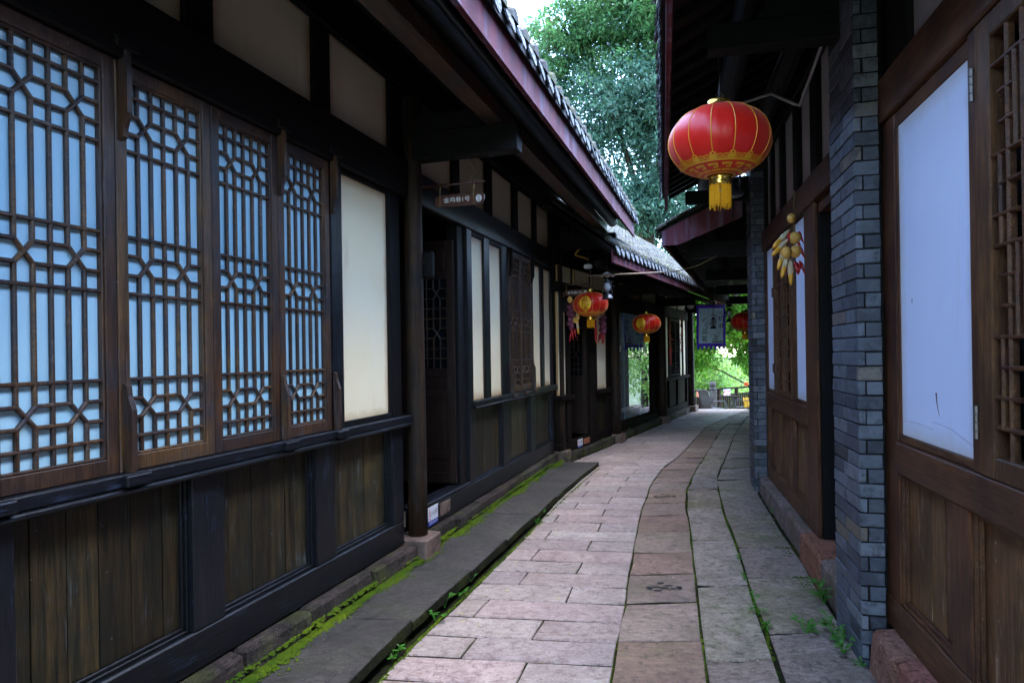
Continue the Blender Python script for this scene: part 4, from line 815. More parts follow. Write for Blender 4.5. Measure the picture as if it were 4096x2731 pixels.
for r_ in range(3):
    for k in range(7):
        O = 1.26 - k * .135; o_ = put('gable_tile', gme, parent=G.root, loc=(.27 + r_ * .16, G.y(O), dzG(O) + .075 + r_ * .028)); o_.rotation_euler = (G.sg * .40, random.uniform(-.05, .05), random.uniform(-.06, .06))
G.part('wall', 'deck', (.75, 11.4, -.15, .0, 0, 4.0), c=0)
for s in (1.0, 4.2, 7.4, 10.8): step_beam(G, s, 1.0, 2.92, 3.12, .14, top=False)
G.part('fascia_end', 'fascia', (11.9, 11.93, .6, 1.246, 3.0, 3.17), c=0)
m = MB(); m.tube([G.P(.20, .42, 3.60), G.P(.20, .40, 3.40), G.P(.22, .42, 3.26)], .012, 6); m.ob('black_cable', 'blackmetal', G.root, True)

# ================================================================ LANTERNS
def lantern(name, label, x, y, zc, Rr, hang, patch=None, group=None, marks=True):
    t_ = thing(name, label, 'lantern', (x, y, zc), 0, group); h = Rr * .70; NR = 14
    fl = lambda a: 1 - .012 * abs(math.cos(a * NR / 2)) ** 6
    def Sf(a, t, off=0.0):
        r_ = Rr * math.sin(t) ** .86 * fl(a) + off * max(math.sin(t), .3); return (r_ * math.cos(a), r_ * math.sin(a), -h * math.cos(t) * (1 + off))
    mb = MB(); n = NR * 6; T = np.linspace(.20, math.pi - .20, 26); vs = [Sf(2 * math.pi * k / n, t) for t in T for k in range(n)]
    mb.add(vs, [(i * n + k, i * n + (k + 1) % n, (i + 1) * n + (k + 1) % n, (i + 1) * n + k) for i in range(len(T) - 1) for k in range(n)]); mb.ob('lantern_body', 'satin', t_, True)
    for k in range(NR):
        a = 2 * math.pi * (k + .5) / NR; m = MB(); m.tube([Sf(a, t, .0006) for t in np.linspace(.92 if marks else .3, math.pi - .25, 16)], .0027, 4); m.ob('rib', 'gold', t_)
    if marks:
        g = MB(); rd = MB(); g2 = MB()
        def patchq(m, a0, a1, t0, t1, off):
            k = max(2, int(abs(a1 - a0) / .06) + 1); A = np.linspace(a0, a1, k); V = [Sf(a, t0, off) for a in A] + [Sf(a, t1, off) for a in A]; m.add(V, [(i, i + 1, k + i + 1, k + i) for i in range(k - 1)])
        def disc(m, a, t, r_, off, sq=1.0):
            st_ = max(math.sin(t), .2) ** .86; V = [Sf(a + r_ * sq * math.cos(q) / st_, t + r_ * math.sin(q), off) for q in np.linspace(0, 2 * math.pi, 15)[:-1]] + [Sf(a, t, off)]; m.add(V, [(i, (i + 1) % 14, 14) for i in range(14)])
        patchq(g, 0, 2 * math.pi, .68, .745, .006); patchq(g, 0, 2 * math.pi, .20, .25, .006); cell = [(0, 0, 5, 1), (0, 0, 1, 4), (0, 3, 4, 4), (3, 1.6, 4, 4), (1.8, 1.6, 4, 2.4)]
        for k in range(NR):
            a0 = 2 * math.pi * k / NR; da = 2 * math.pi / NR / 5.6
            for c0, r0, c1, r1 in cell: patchq(g, a0 + c0 * da, a0 + c1 * da, (.32 + r0 * .075), (.32 + r1 * .075), .006)
            am = a0 + math.pi / NR
            for da_, dt, r_ in ((0, .16, .062), (-.125, .09, .068), (.125, .09, .068), (0, .05, .07)): disc(g, am + da_ * 1.2, .73 + dt, r_, .006, 1.0)
            for da_, dt, r_ in ((0, .165, .024), (-.128, .092, .045), (.128, .092, .045)): disc(rd, am + da_ * 1.2, .73 + dt, r_, .009)
            for da_ in (-.126, .126): disc(g2, am + da_ * 1.2, .820, .030, .012); disc(rd, am + da_ * 1.2, .818, .016, .015)
        # the same scallops, smaller, round the top
        for k in range(NR):
            am = 2 * math.pi * (k + .5) / NR
            for da_, dt, r_ in ((0, .10, .045), (-.10, .05, .045), (.10, .05, .045)): disc(g, am + da_, math.pi - .40 - dt, r_, .006)
        patchq(g, 0, 2 * math.pi, math.pi - .42, math.pi - .36, .006)
        g.ob('gold_scroll_print', 'gold', t_); rd.ob('red_scroll_print', 'satin', t_); g2.ob('gold_scroll_eye', 'gold', t_)
    zt, zb_ = h * math.cos(.2), -h * math.cos(.2); rc = Rr * .21
    m = MB(); m.lathe([(rc * 1.25, zt - .004), (rc * 1.18, zt + .008), (rc, zt + .012), (rc * 1.04, zt + .022), (rc * .98, zt + .030), (rc * 1.05, zt + .040), (rc * .9, zt + .044)], n=24); m.ob('top_cap', 'goldfoil', t_, True)
    m = MB(); m.lathe([(rc * .98, zb_ - .062 * Rr / .31), (rc * 1.05, zb_ - .05 * Rr / .31), (rc * .97, zb_ - .036 * Rr / .31), (rc * 1.04, zb_ - .02 * Rr / .31), (rc * 1.1, zb_ + .004)], n=24); m.ob('bottom_cap', 'goldfoil', t_, True)
    m = MB(); rr = random.Random(5); ta = zb_ - .055 * Rr / .31; tl = .145 * Rr / .31
    for k in range(110):
        a = rr.uniform(0, 6.283); r0 = rc * rr.uniform(.85, 1.0); r1 = r0 * rr.uniform(.95, 1.08); l_ = tl * rr.uniform(.80, 1.05); w_ = .0022 * Rr / .31 * 1.3; m.tube([(r0 * math.cos(a), r0 * math.sin(a), ta), (r1 * math.cos(a + .03), r1 * math.sin(a + .03), ta - l_ * .6), (r1 * math.cos(a - rr.uniform(-.06, .06)), r1 * math.sin(a), ta - l_)], [w_, w_, w_ * .8], 3)
    m.ob('tassel', 'tassel', t_)
    m = MB(); m.tube([(0, 0, zt + .01), (.006, 0, zt + hang * .5), (0, 0, zt + hang)], .0022, 5); m.tube([(-rc * .9, 0, zt + .035), (0, 0, zt + .10), (rc * .9, 0, zt + .035)], .0018, 4); m.ob('hanging_wire', 'greymetal', t_)
    if patch is not None:
        ac = math.atan2(-y, -x) + patch
        fn = lambda X, Z, off: Sf(ac + X / Rr, math.acos(max(-.93, min(.93, -Z / h))), off)
        m = MB(); V = [fn(0, 0, .008)]; NK, NA = 6, 32
        for k in range(1, NK + 1):
            for q in range(NA): aa = 2 * math.pi * q / NA; V.append(fn(Rr * .35 * k / NK * math.cos(aa), h * .60 * k / NK * math.sin(aa), .008))
        F = [(0, 1 + q, 1 + (q + 1) % NA) for q in range(NA)]
        for k in range(NK - 1): F += [(1 + k * NA + q, 1 + (k + 1) * NA + q, 1 + (k + 1) * NA + (q + 1) % NA, 1 + k * NA + (q + 1) % NA) for q in range(NA)]
        m.add(V, F); m.ob('yellow_patch', 'yellowpatch', t_, True)
        for k, ch in enumerate('五凤溪'): letter('lettering', ch, Rr * .30, lambda X, Z, k=k: fn(X * 1.35, Z + (1 - k) * h * .38, .018), 'redink', t_)
    return t_
lantern('red_lantern', 'big round red satin lantern with yellow tassel hanging by the near brick pier', 1.280, 4.15, 2.965, .303, .32, None, 'red festival lanterns')
lantern('red_lantern', 'red lantern with yellow name patch hanging behind the kerosene lamp with white shade', 1.165, 10.05, 2.405, .26, .45, -.30, 'red festival lanterns')
lantern('red_lantern', 'red lantern with yellow name patch hanging in front of the glass shopfront', 2.50, 12.65, 2.21, .262, .32, -.42, 'red festival lanterns')
lantern('red_lantern', 'dark red lantern half hidden behind the far brick pier beside the purple banner', 4.75, 13.9, 2.27, .28, .5, None, 'red festival lanterns')
m = lantern('red_lantern', 'tiny red lantern beyond the fence at the end of the lane', 8.42, 24.6, .47, .09, .2, None, 'red festival lanterns', marks=False)

# ================================================================ KEROSENE LAMPS
def klamp(label, x, y, z, s, hat='white', chain=.4):
    t_ = thing('kerosene_lamp', label, 'lamp', (x, y, z), 0, 'kerosene lamps hung along the eaves')
    def A(mb, n, m_, sm=True): return mb.ob(n, m_, t_, sm)
    A(MB().lathe([(.080 * s, 0), (.086 * s, .006 * s), (.082 * s, .018 * s), (.070 * s, .03 * s), (.066 * s, .055 * s), (.045 * s, .072 * s), (.022 * s, .085 * s), (.020 * s, .10 * s), (.032 * s, .112 * s)], n=20), 'tank', 'blackmetal')
    A(MB().lathe([(.030 * s, .112 * s), (.046 * s, .15 * s), (.050 * s, .18 * s), (.040 * s, .215 * s), (.034 * s, .235 * s)], n=18), 'glass_chimney', 'frost')
    A(MB().lathe([(.040 * s, .235 * s), (.046 * s, .245 * s), (.030 * s, .262 * s), (.030 * s, .285 * s), (.036 * s, .29 * s), (.012 * s, .305 * s), (.002 * s, .31 * s)], n=16), 'chimney_cap', 'blackmetal')
    for sg in (-1, 1): A(MB().tube([(sg * .058 * s, 0, .05 * s), (sg * .070 * s, 0, .085 * s), (sg * .064 * s, 0, .17 * s), (sg * .055 * s, 0, .25 * s), (sg * .028 * s, 0, .275 * s)], .0075 * s, 6), 'side_tube', 'blackmetal')
    A(MB().tube([(-.05 * s, .03 * s, .125 * s), (0, .052 * s, .13 * s), (.05 * s, .03 * s, .125 * s), (.05 * s, -.03 * s, .13 * s), (0, -.052 * s, .128 * s), (-.05 * s, -.03 * s, .127 * s)], .003 * s, 5), 'wire_guard', 'blackmetal')
    A(MB().tube([(.06 * s, 0, .20 * s), (.10 * s, 0, .19 * s), (.11 * s, 0, .17 * s)], .003 * s, 5), 'lift_lever', 'blackmetal')
    m = MB(); n = 40; prof = [(.006, .395), (.03, .388), (.055, .372), (.085, .35), (.115, .338)]
    for th in (0, -.003):
        vs = [(r_ * s * math.cos(2 * math.pi * k / n), r_ * s * math.sin(2 * math.pi * k / n), (z_ + th + (.011 * math.sin(8 * 2 * math.pi * k / n) * (r_ / .115) ** 2 if hat == 'white' else 0)) * s) for r_, z_ in prof for k in range(n)]
        m.add(vs, [(i * n + k, i * n + (k + 1) % n, (i + 1) * n + (k + 1) % n, (i + 1) * n + k) for i in range(len(prof) - 1) for k in range(n)])
    A(m, 'shade', 'whiteshade' if hat == 'white' else 'blackmetal')
    m = MB(); m.tube([(0, 0, .30 * s), (0, 0, .39 * s)], .003, 5); k = 0; zz = .395 * s
    while zz < .395 * s + chain: m.tube([(.006 * (k % 2), .006 * ((k + 1) % 2), zz), (.006 * (k % 2), .006 * ((k + 1) % 2), zz + .026)], .0028, 4); m.tube([(-.006 * (k % 2), -.006 * ((k + 1) % 2), zz), (-.006 * (k % 2), -.006 * ((k + 1) % 2), zz + .026)], .0028, 4); zz += .021; k += 1
    A(m, 'chain', 'blackmetal', False); return t_
klamp('black kerosene lamp with wavy white shade on a chain, overlapping the patched lantern', 1.37, 9.72, 2.45, .98, 'white', .42)
klamp('dark kerosene lamp hanging just behind the big red lantern', 1.49, 4.62, 2.74, 1.05, 'dark', .25)
klamp('small kerosene lamp with pale shade hanging in front of the purple banner', 4.58, 15.5, 2.19, .86, 'white', .45)
klamp('kerosene lamp with wide black shade between the purple banner and the far lantern', 4.47, 14.0, 2.27, .95, 'dark', .35)

# ================================================================ HANGING PRODUCE
def arrow(d):
    d = Vector(d).normalized(); return d.to_track_quat('Z', 'Y').to_matrix()
def corn(t_, p, d, s=1.0):
    A = arrow(d); a = Vector(p); m = MB(); P = [a + A @ Vector((0, 0, q * .055 * s)) for q in range(3)]; m.tube([a, a + A @ Vector((0, 0, .03 * s)), a + A @ Vector((0, 0, .075 * s)), a + A @ Vector((0, 0, .10 * s))], [.017 * s, .019 * s, .014 * s, .005 * s], 10); c = m.ob('corn_cob', 'corn', t_, True)
    m = MB(); 
    for k in range(4):
        q = k * 1.57; o_ = A @ Vector((.006 * math.cos(q), .006 * math.sin(q), 0)) * s; m.tube([a + o_ + A @ Vector((0, 0, .025 * s)), a + o_ * 1.3 + A @ Vector((0, 0, -.03 * s)), a + o_ * .9 + A @ Vector((0, 0, -.075 * s)), a + A @ Vector((0, 0, -.12 * s))], [.012 * s, .016 * s, .011 * s, .003 * s], 6)
    m.ob('corn_husk', 'husk', t_, True)
def chili_(t_, p, d, s=1.0, mat='chili'):
    A = arrow(d); a = Vector(p); MB().tube([a, a + A @ Vector((.002, 0, .02 * s)), a + A @ Vector((.005, 0, .055 * s)), a + A @ Vector((.001, .003, .095 * s))], [.006 * s, .011 * s, .009 * s, .002 * s], 7).ob('chili', mat, t_, True)
t_ = thing('produce_bunch', 'hanging bunch of corn cobs, potatoes and red chilies beyond the near brick pier', 'decoration', (2.235, 5.37, 2.94))
z_ = lambda yy: 3.264 - .001003 * yy - 2.94
X_ = lambda xx: (xx - 566) * .001003
MB().tube([(.012, .02, .01), (.006, .01, -.09), (0, 0, -.16), (0, 0, -.30), (-.02, 0, -.42)], .006, 6).ob('rope', 'rope', t_)
for xx, yy, r_, dy in ((545, 535, 34, 0), (562, 692, 43, -.02), (487, 808, 44, -.03), (568, 798, 43, -.015)): MB().blob((X_(xx), dy, z_(yy)), (r_ * .00098, r_ * .00092, r_ * .00112), 18, 14, .10).ob('potato', 'gourd', t_, True)
for xx, yy, dx, dz_, dy in ((455, 700, -.75, -.75, -.01), (442, 765, -.75, -.7, -.025), (455, 850, -.4, -1, -.02), (472, 910, -.3, -1, -.03), (518, 965, -.05, -1, -.035)): corn(t_, (X_(xx), dy, z_(yy)), (dx, -.15, dz_))
for xx, yy, dx in ((598, 640, .3), (522, 650, -.3), (562, 880, .15), (575, 878, .05), (600, 870, -.1), (612, 880, .2), (606, 760, .3), (590, 720, .2)): chili_(t_, (X_(xx), -.01, z_(yy)), (dx, -.1, -1), 1.1)
for xx, yy in ((498, 935), (510, 960), (545, 900), (548, 950)): MB().blob((X_(xx), .02, z_(yy)), .019, 10, 7, .03).ob('onion', 'onion', t_, True)

def onion_string(label, x, y, z1, z0, left=True):
    t_ = thing('onion_string', label, 'decoration', (x, y, z1)); n = 12; H_ = z1 - z0
    MB().tube([(0, 0, .12), (0, 0, 0), (0, 0, -H_ * .5)], .005, 5).ob('rope', 'rope', t_)
    for k in range(n):
        a = k * 2.4; MB().blob((.028 * math.cos(a) + (-.02 if left else .03), .025 * math.sin(a), -.12 - k * (H_ * .55) / n), (.040, .040, .036), 10, 7, .03).ob('onion', 'onion', t_, True)
    for k in range(5): chili_(t_, (random.uniform(-.02, .05), random.uniform(-.02, .02), -H_ * .68 - k * .02), (random.uniform(-.3, .3), 0, -1), 1.6)
    for k, (dx, dz_) in enumerate(((.075, -.30), (.08, -.42), (.09, -.22))[:3 if left else 2]): corn(t_, (dx if left else -dx, -.02, dz_ * 1.1), (.1, 0, -1), .9)
    if left:
        for dx, dz_ in ((-.03, -.04), (.055, -.17), (.045, -.34)): MB().blob((dx, -.02, dz_), (.042, .04, .05), 12, 8, .04).ob('potato', 'gourd', t_, True)
    return t_
onion_string('string of purple onions, corn and potatoes left of the far door', .90, 10.13, 2.52, 1.86)
onion_string('string of purple onions and chilies right of the far door behind the lantern', 1.46, 11.15, 2.38, 1.88, False)
t_ = thing('red_knot_tassel', 'red ball with gold collar and long red tassel beside the right onion string', 'decoration', (1.36, 11.05, 2.31))
MB().blob((0, 0, 0), (.055, .05, .04), 12, 8).ob('ball', 'satin', t_, True); MB().lathe([(.016, -.10), (.02, -.06), (.015, -.03)], n=10).ob('collar', 'goldfoil', t_, True); MB().tube([(0, 0, -.09), (0, 0, -.3), (0, 0, -.43)], [.018, .022, .016], 8).ob('tassel', 'redprint', t_, True); MB().tube([(0, 0, .03), (0, 0, .35)], .002, 4).ob('cord', 'redprint', t_)
for s_, z1_, z0_, lb, mt in ((17.98, 2.50, 1.75, 'string of red chilies with long red tail on the far cream boards', 'orangechili'), (19.23, 2.55, 1.70, 'string of orange chilies nearest the end column of the far bay', 'orangechili')):
    p = H.w(s_, .08); t_ = thing('chili_string', lb, 'decoration', (p.x, p.y, z1_)); MB().tube([(0, 0, 0), (0, 0, z0_ - z1_)], .006, 5).ob('rope', 'rope', t_)
    for k in range(26): chili_(t_, (random.uniform(-.02, .02), random.uniform(-.02, .02), -k * (z1_ - z0_) / 26), (random.uniform(-.7, .7), random.uniform(-.4, .4), -1), .95, mt)
    if s_ < 18.5: MB().tube([(0, 0, z0_ - z1_), (0, 0, z0_ - z1_ - .38)], [.022, .018], 8).ob('red_tail', 'redprint', t_)

# ================================================================ SIGNS AND SMALL FITTINGS
def name_board(label, fr, s, o0, o1, zb_, zt, text, rod_z, emblem):
    p = fr.w(s, o0); t_ = thing('name_board', label, 'sign', (p.x, p.y, 0), fr.root.rotation_euler.z); f2 = Frame(t_, fr.sg); w_ = o1 - o0
    m = MB(); c = [(.0, zb_ + .01), (.02, zb_ + .004), (w_ - .05, zb_), (w_ - .012, zb_ + .018), (w_, zb_ + .04), (w_, zt - .02), (w_ - .03, zt - .004), (w_ * .5, zt), (.03, zt - .008), (0, zt - .02)]
    P = [f2.P(S, o, z) for S in (0, .022) for o, z in c]; n = len(c); m.hull(P, [tuple(range(n)), tuple(range(n, 2 * n))] + [(i, (i + 1) % n, n + (i + 1) % n, n + i) for i in range(n)]); m.ob('board', 'sign', t_)
    h = (zt - zb_); letter('lettering', text, h * .46, lambda X, Z: f2.P(-.0015, w_ * .45 + X * 1.12, (zb_ + zt) / 2 + Z), 'signwhite', t_)
    eo = w_ - .042; m = MB(); V = [f2.P(-.0015, eo + .024 * math.cos(q), (zb_ + zt) / 2 + h * .30 * math.sin(q)) for q in np.linspace(0, 2 * math.pi, 21)[:-1]]; m.add(V, [tuple(range(20))]); m.ob('white_emblem', 'signwhite', t_)
    for k, ch in enumerate('五凤溪'): letter('lettering', ch, h * .18, lambda X, Z, k=k: f2.P(-.003, eo + X * 1.3, (zb_ + zt) / 2 + (1 - k) * h * .18 + Z), 'blackink', t_)
    m = MB(); m.tube([f2.P(.011, -.22, rod_z), f2.P(.011, w_ + .005, rod_z + .003)], .009, 8); m.ob('rod', 'sign', t_, True)
    m = MB()
    for o in (.04, w_ - .085): m.tube([f2.P(.011, o, rod_z + .012), f2.P(.004, o + .003, rod_z - .04), f2.P(-.002, o, zt - .01), f2.P(-.003, o + .003, zb_)], .0055, 5); m.tube([f2.P(.011, o, rod_z - .04), f2.P(0, o - .03, rod_z - .028)], .003, 4)
    m.ob('rope', 'rope', t_); return t_
name_board('brown wooden name board with white characters hanging from a rod on the first round column', L, 5.68, .215, .622, 2.852, 2.948, '金鸡巷1号', 3.025, True)
name_board('farther brown wooden name board with white characters above the left onion string', H, 11.32, .02, .40, 2.53, 2.63, '金鸡巷3号', 2.70, True)
def step_sticker(label, fr, s0, s1, z0, z1):
    p = fr.w(s0, .0); t_ = thing('step_warning_sticker', label, 'sign', (p.x, p.y, 0), fr.root.rotation_euler.z, 'step warning stickers'); f2 = Frame(t_, fr.sg); w_ = s1 - s0; h = z1 - z0; zb_ = z0 + h * .26
    f2.part('white_field', 'stickerwhite', (0, w_, .0012, .003, zb_, z1), c=0); f2.part('blue_band', 'stickerblue', (0, w_, .0012, .0031, z0, zb_ - .0001), c=0)
    letter('lettering', '小心台阶', w_ * .155, lambda X, Z: f2.P(w_ * .60 + X * 1.1, .0045, zb_ + (z1 - zb_) * .5 + Z * 1.5), 'blackink', t_); letter('lettering', 'MIND THE STEP', w_ * .115, lambda X, Z: f2.P(w_ * .52 + X, .0045, z0 + h * .13 + Z * 1.2), 'stickerwhite', t_)
    m = MB(); q = lambda a, b: f2.P(w_ * a, .0045, zb_ + (z1 - zb_) * b); m.add([q(.10, .82), q(.14, .90), q(.18, .82), q(.14, .74)], [(0, 1, 2, 3)]); m.add([q(.11, .72), q(.17, .72), q(.20, .35), q(.13, .32)], [(0, 1, 2, 3)]); m.add([q(.20, .36), q(.26, .30), q(.25, .24), q(.17, .32)], [(0, 1, 2, 3)])
    m.add([q(.06, .24), q(.16, .20), q(.16, .15), q(.06, .19)], [(0, 1, 2, 3)]); m.add([q(.15, .14), q(.26, .10), q(.26, .05), q(.15, .09)], [(0, 1, 2, 3)]); m.ob('red_figure', 'redprint', t_)
step_sticker('near white and blue step warning sticker on the threshold past the first round column', L, 5.93, 6.135, .268, .425)
step_sticker('farther small white and blue step warning sticker on the threshold under the patched lantern', H, 11.86, 12.09, .205, .335)
t_ = thing('bamboo_pole', 'thin pale pole strung across the lane below the tiled roof', 'pole', (1.12, 9.85, 2.80)); MB().tube([(0, 0, 0), (.7, -.85, -.07), (1.0, -1.2, -.09)], .011, 8).ob('rod', 'bamboo', t_, True); MB().tube([(1.0, -1.2, -.09), (1.2, -1.4, -.05), (1.42, -1.45, .06)], .006, 6).ob('cord', 'rope', t_, True)
t_ = thing('yellow_pipe', 'bent yellow gas pipe under the end of the pink fascia', 'pipe', (1.22, 10.1, 3.44)); MB().tube([(0, 0, 0), (-.14, .0, -.155), (-.255, 0, -.275), (-.262, 0, -.295), (-.24, 0, -.31), (-.06, -.02, -.37)], .015, 8).ob('pipe_run', 'yellowpipe', t_, True)
t_ = thing('ceiling_lamp', 'round white lamp hanging left of the chain of the white shaded kerosene lamp', 'lamp', (1.13, 9.98, 2.92)); MB().lathe([(.03, 0), (.058, .006), (.062, .02), (.060, .05), (.05, .058), (.01, .062)], n=20).ob('lamp_body', 'whiteshade', t_, True); MB().tube([(0, 0, .06), (0, 0, .30)], .008, 6).ob('stem', 'blackmetal', t_)
t_ = thing('eave_lamp', 'small pale dome lamp under the beam left of the purple banner', 'lamp', (3.98, 15.15, 2.68)); MB().lathe([(.004, -.06), (.05, -.045), (.075, -.01), (.08, .02)], n=18).ob('dome', 'whiteshade', t_, True)

# ================================================================ BANNER
bx0, bx1, bz0, bz1, by = 4.47, 5.17, 1.72, 2.79, 16.5
t_ = thing('tea_banner', 'purple bordered blue white cloth banner with black brush characters at the end of the lane', 'banner', (bx0, by, bz0)); BW, BH = bx1 - bx0, bz1 - bz0
wv = lambda x, z: .030 * math.sin(x * 9 + z * 5) * (1 - z / BH * .5) + .020 * math.sin(z * 17 + x * 4) * (x / BW)
def cloth(name, mat, x0, x1, z0, z1, nx_, nz, off=0, notch=None):
    m = MB(); V = []; 
    for t in (0, .004):
        V += [(x0 + (x1 - x0) * i / nx_, wv(x0 + (x1 - x0) * i / nx_, z0 + (z1 - z0) * j / nz) + off + t, z0 + (z1 - z0) * j / nz) for j in range(nz + 1) for i in range(nx_ + 1)]
    q = (nx_ + 1) * (nz + 1); F = []
    for j in range(nz):
        for i in range(nx_):
            a = j * (nx_ + 1) + i; F += [(a, a + 1, a + nx_ + 2, a + nx_ + 1), (q + a, q + a + nx_ + 1, q + a + nx_ + 2, q + a + 1)]
    m.add(V, F); return m.ob(name, mat, t_, True)
bw = .055; cloth('centre_cloth', 'bancloth', bw, BW - bw, .15, BH - .07, 16, 24); cloth('border', 'banpurple', 0, bw - .001, .08, BH, 3, 26); cloth('border', 'banpurple', BW - bw + .001, BW, .08, BH, 3, 26); cloth('border', 'banpurple', bw, BW - bw, .08, .149, 16, 3); cloth('border', 'banpurple', bw, BW - bw, BH - .069, BH, 16, 3)
for k in range(7): cloth('border_tab', 'banpurple', BW * (k * 2 + .2) / 13.6, BW * (k * 2 + 1.2) / 13.6, 0, .0795, 3, 3)
bp = lambda X, Z: (X, wv(X, Z) - .006, Z)
for ch, X, Z, sz in (('机', .60, .73, .155), ('麻', .595, .56, .155), ('品', .19, .43, .15), ('茗', .19, .25, .155), ('门仁里', .60, .875, .075)): letter('lettering', ch, sz, lambda a, b, X=X, Z=Z: bp(X + a * (BW - 2 * bw) / .62, Z + b), 'blackink', t_)
m = MB()
def line(pts, w_=.006):
    for (a, b), (c, d) in zip(pts, pts[1:]):
        n = Vector((d - b, a - c)).normalized() * w_ / 2; m.add([bp(a + n.x, b + n.y), bp(c + n.x, d + n.y), bp(c - n.x, d - n.y), bp(a - n.x, b - n.y)], [(0, 1, 2, 3)])
def dot(a, b, r_): m.add([bp(a + r_ * math.cos(q), b + r_ * math.sin(q)) for q in np.linspace(0, 6.283, 9)[:-1]], [tuple(range(8))])
line([(.13, .68), (.17, .75), (.27, .77), (.31, .70), (.27, .63), (.17, .66), (.13, .68)]); line([(.25, .775), (.205, .70), (.27, .63)]); line([(.20, .62), (.32, .64), (.345, .53), (.25, .50), (.19, .58), (.20, .62)]); line([(.20, .61), (.235, .59), (.25, .50)]); line([(.235, .59), (.33, .62)])
for a, b in ((.26, .70), (.17, .71), (.20, .735), (.15, .69), (.27, .565), (.31, .61), (.255, .53), (.215, .57)): dot(a, b, .010)
rr = random.Random(9)
for k in range(26): a, b = .50 + rr.gauss(0, .07), .33 + rr.gauss(0, .055); line([(a, b), (a + rr.uniform(-.05, .05), b + rr.uniform(-.04, .04)), (a + rr.uniform(-.06, .06), b + rr.uniform(-.05, .05))], .004)
for k in range(8): line([(.365 + k * .038, .185), (.39 + k * .038, .185)], .04)
line([(.37, .245), (.48, .245)], .01); line([(.39, .265), (.46, .265)], .01); m.ob('brush_drawing', 'blackink', t_)
MB().tube([(-.04, .02, BH + .01), (BW + .04, .02, BH + .012)], .010, 8).ob('hanging_rod', 'blackmetal', t_, True)

# ================================================================ FENCE, CHAIRS, TABLE on the terrace
f0, f1 = Vector((3.6, 20.1, -.5)), Vector((11.2, 26.6, -.5)); fd = f1 - f0; fl_ = fd.length; t_ = thing('wooden_fence', 'brown wooden railing with vertical balusters at the end of the lane', 'fence', f0, math.atan2(fd.y, fd.x))
for z, h in ((.86, .06), (.66, .045), (.06, .05)): MB().box(0, fl_, -.03, .03, z, z + h, .006).ob('rail', 'fencewood', t_)
bm_ = unit('baluster', MB().box(-.036, .036, -.018, .018, .11, .66, .003), 'fencewood'); pm_ = unit('post', MB().box(-.05, .05, -.05, .05, 0, .90, .006), 'fencewood'); k = 0; x = .06
while x < fl_: put('post' if k % 8 == 0 else 'baluster', pm_ if k % 8 == 0 else bm_, parent=t_, loc=(x, .0, 0)); x += .135; k += 1
fp = lambda s, dn=0: f0 + fd.normalized() * s + Vector((fd.y, -fd.x, 0)).normalized() * dn
def fsign(name, label, s, w_, z0, z1, mat, txt, tm):
    p = fp(s, .045); t_ = thing(name, label, 'sign', (p.x, p.y, -.5), math.atan2(fd.y, fd.x)); MB().box(0, w_, -.008, .002, z0, z1, .002).ob('board', mat, t_)
    for k, q in enumerate(txt): letter('lettering', q[0], q[1], lambda X, Z, q=q: (w_ * q[2] + X * 1.1, -.0095, z0 + (z1 - z0) * q[3] + Z), tm, t_)
    return t_
t_ = fsign('warning_sign', 'crimson warning sign with pale blue top band hung on the wooden railing', 4.58, .42, .60, .82, 'signred', [('请勿抛物', .075, .64, .70), ('楼下有人', .075, .64, .30)], 'signwhite'); MB().box(0, .42, -.010, -.0005, .821, .875, .001).ob('top_band', 'lilac', t_); MB().add([(.06 + .04 * math.cos(q), -.0095, .70 + .05 * math.sin(q)) for q in np.linspace(0, 6.283, 13)[:-1]], [tuple(range(12))]).ob('pictogram', 'signwhite', t_)
t_ = fsign('small_sign', 'small orange brown sign on the railing left of the mesh chair', 3.02, .30, .70, .88, 'signbrown', [], 'signwhite')
p = fp(3.72, .2); t_ = thing('stone_post', 'carved pale stone post with rounded cap behind the mesh chair', 'post', (p.x, p.y, -.5)); MB().box(-.10, .10, -.10, .10, 0, .90, .012).ob('shaft', 'walk', t_); MB().lathe([(.10, .90), (.12, .92), (.12, .96), (.09, .98), (.09, 1.0), (.11, 1.03), (.115, 1.10), (.10, 1.17), (.03, 1.19)], n=12).ob('cap', 'walk', t_, True)
def chair(label, x, y, rz):
    t_ = thing('patio_chair', label, 'chair', (x, y, -.5), rz, 'mesh patio chairs on the terrace'); ms = MB()   # seat faces +x
    prof = [(-.30, 1.0), (-.245, .97), (-.20, .86), (-.17, .70), (-.13, .52), (-.09, .44)]
    V = [(a, yy, b) for t in (0, .01) for yy in (-.22, .22) for a, b in [(p_[0] + t, p_[1]) for p_ in prof]]; n = len(prof); ms.add(V, [(i, i + 1, n + i + 1, n + i) for i in range(n - 1)] + [(2 * n + i, 3 * n + i, 3 * n + i + 1, 2 * n + i + 1) for i in range(n - 1)]); ms.ob('backrest', 'sling', t_)
    MB().box(-.09, .36, -.22, .22, .415, .435, .004).ob('seat', 'sling', t_)
    for s in (-1, 1): MB().tube([(p_[0], s * .235, p_[1]) for p_ in prof] + [(.36, s * .235, .43), (.40, s * .235, .38)], .015, 7).ob('side_rail', 'blackmetal', t_, True); MB().tube([(.42, s * .26, 0), (.40, s * .26, .40), (.37, s * .26, .60), (.30, s * .26, .655), (.0, s * .26, .66), (-.13, s * .25, .62)], .014, 7).ob('arm_and_front_leg', 'blackmetal', t_, True); MB().tube([(-.12, s * .235, .46), (-.22, s * .25, .2), (-.27, s * .25, 0)], .014, 7).ob('leg', 'blackmetal', t_, True)
    MB().tube([(-.30, -.235, 1.0), (-.30, .235, 1.0)], .015, 7).ob('top_rail', 'blackmetal', t_, True); return t_
chair('dark mesh patio chair with its back to the lane, left of the small table', 6.02, 20.9, R(20)); chair('mesh patio chair with a yellow cloth, right of the small table', 7.28, 21.1, R(165))
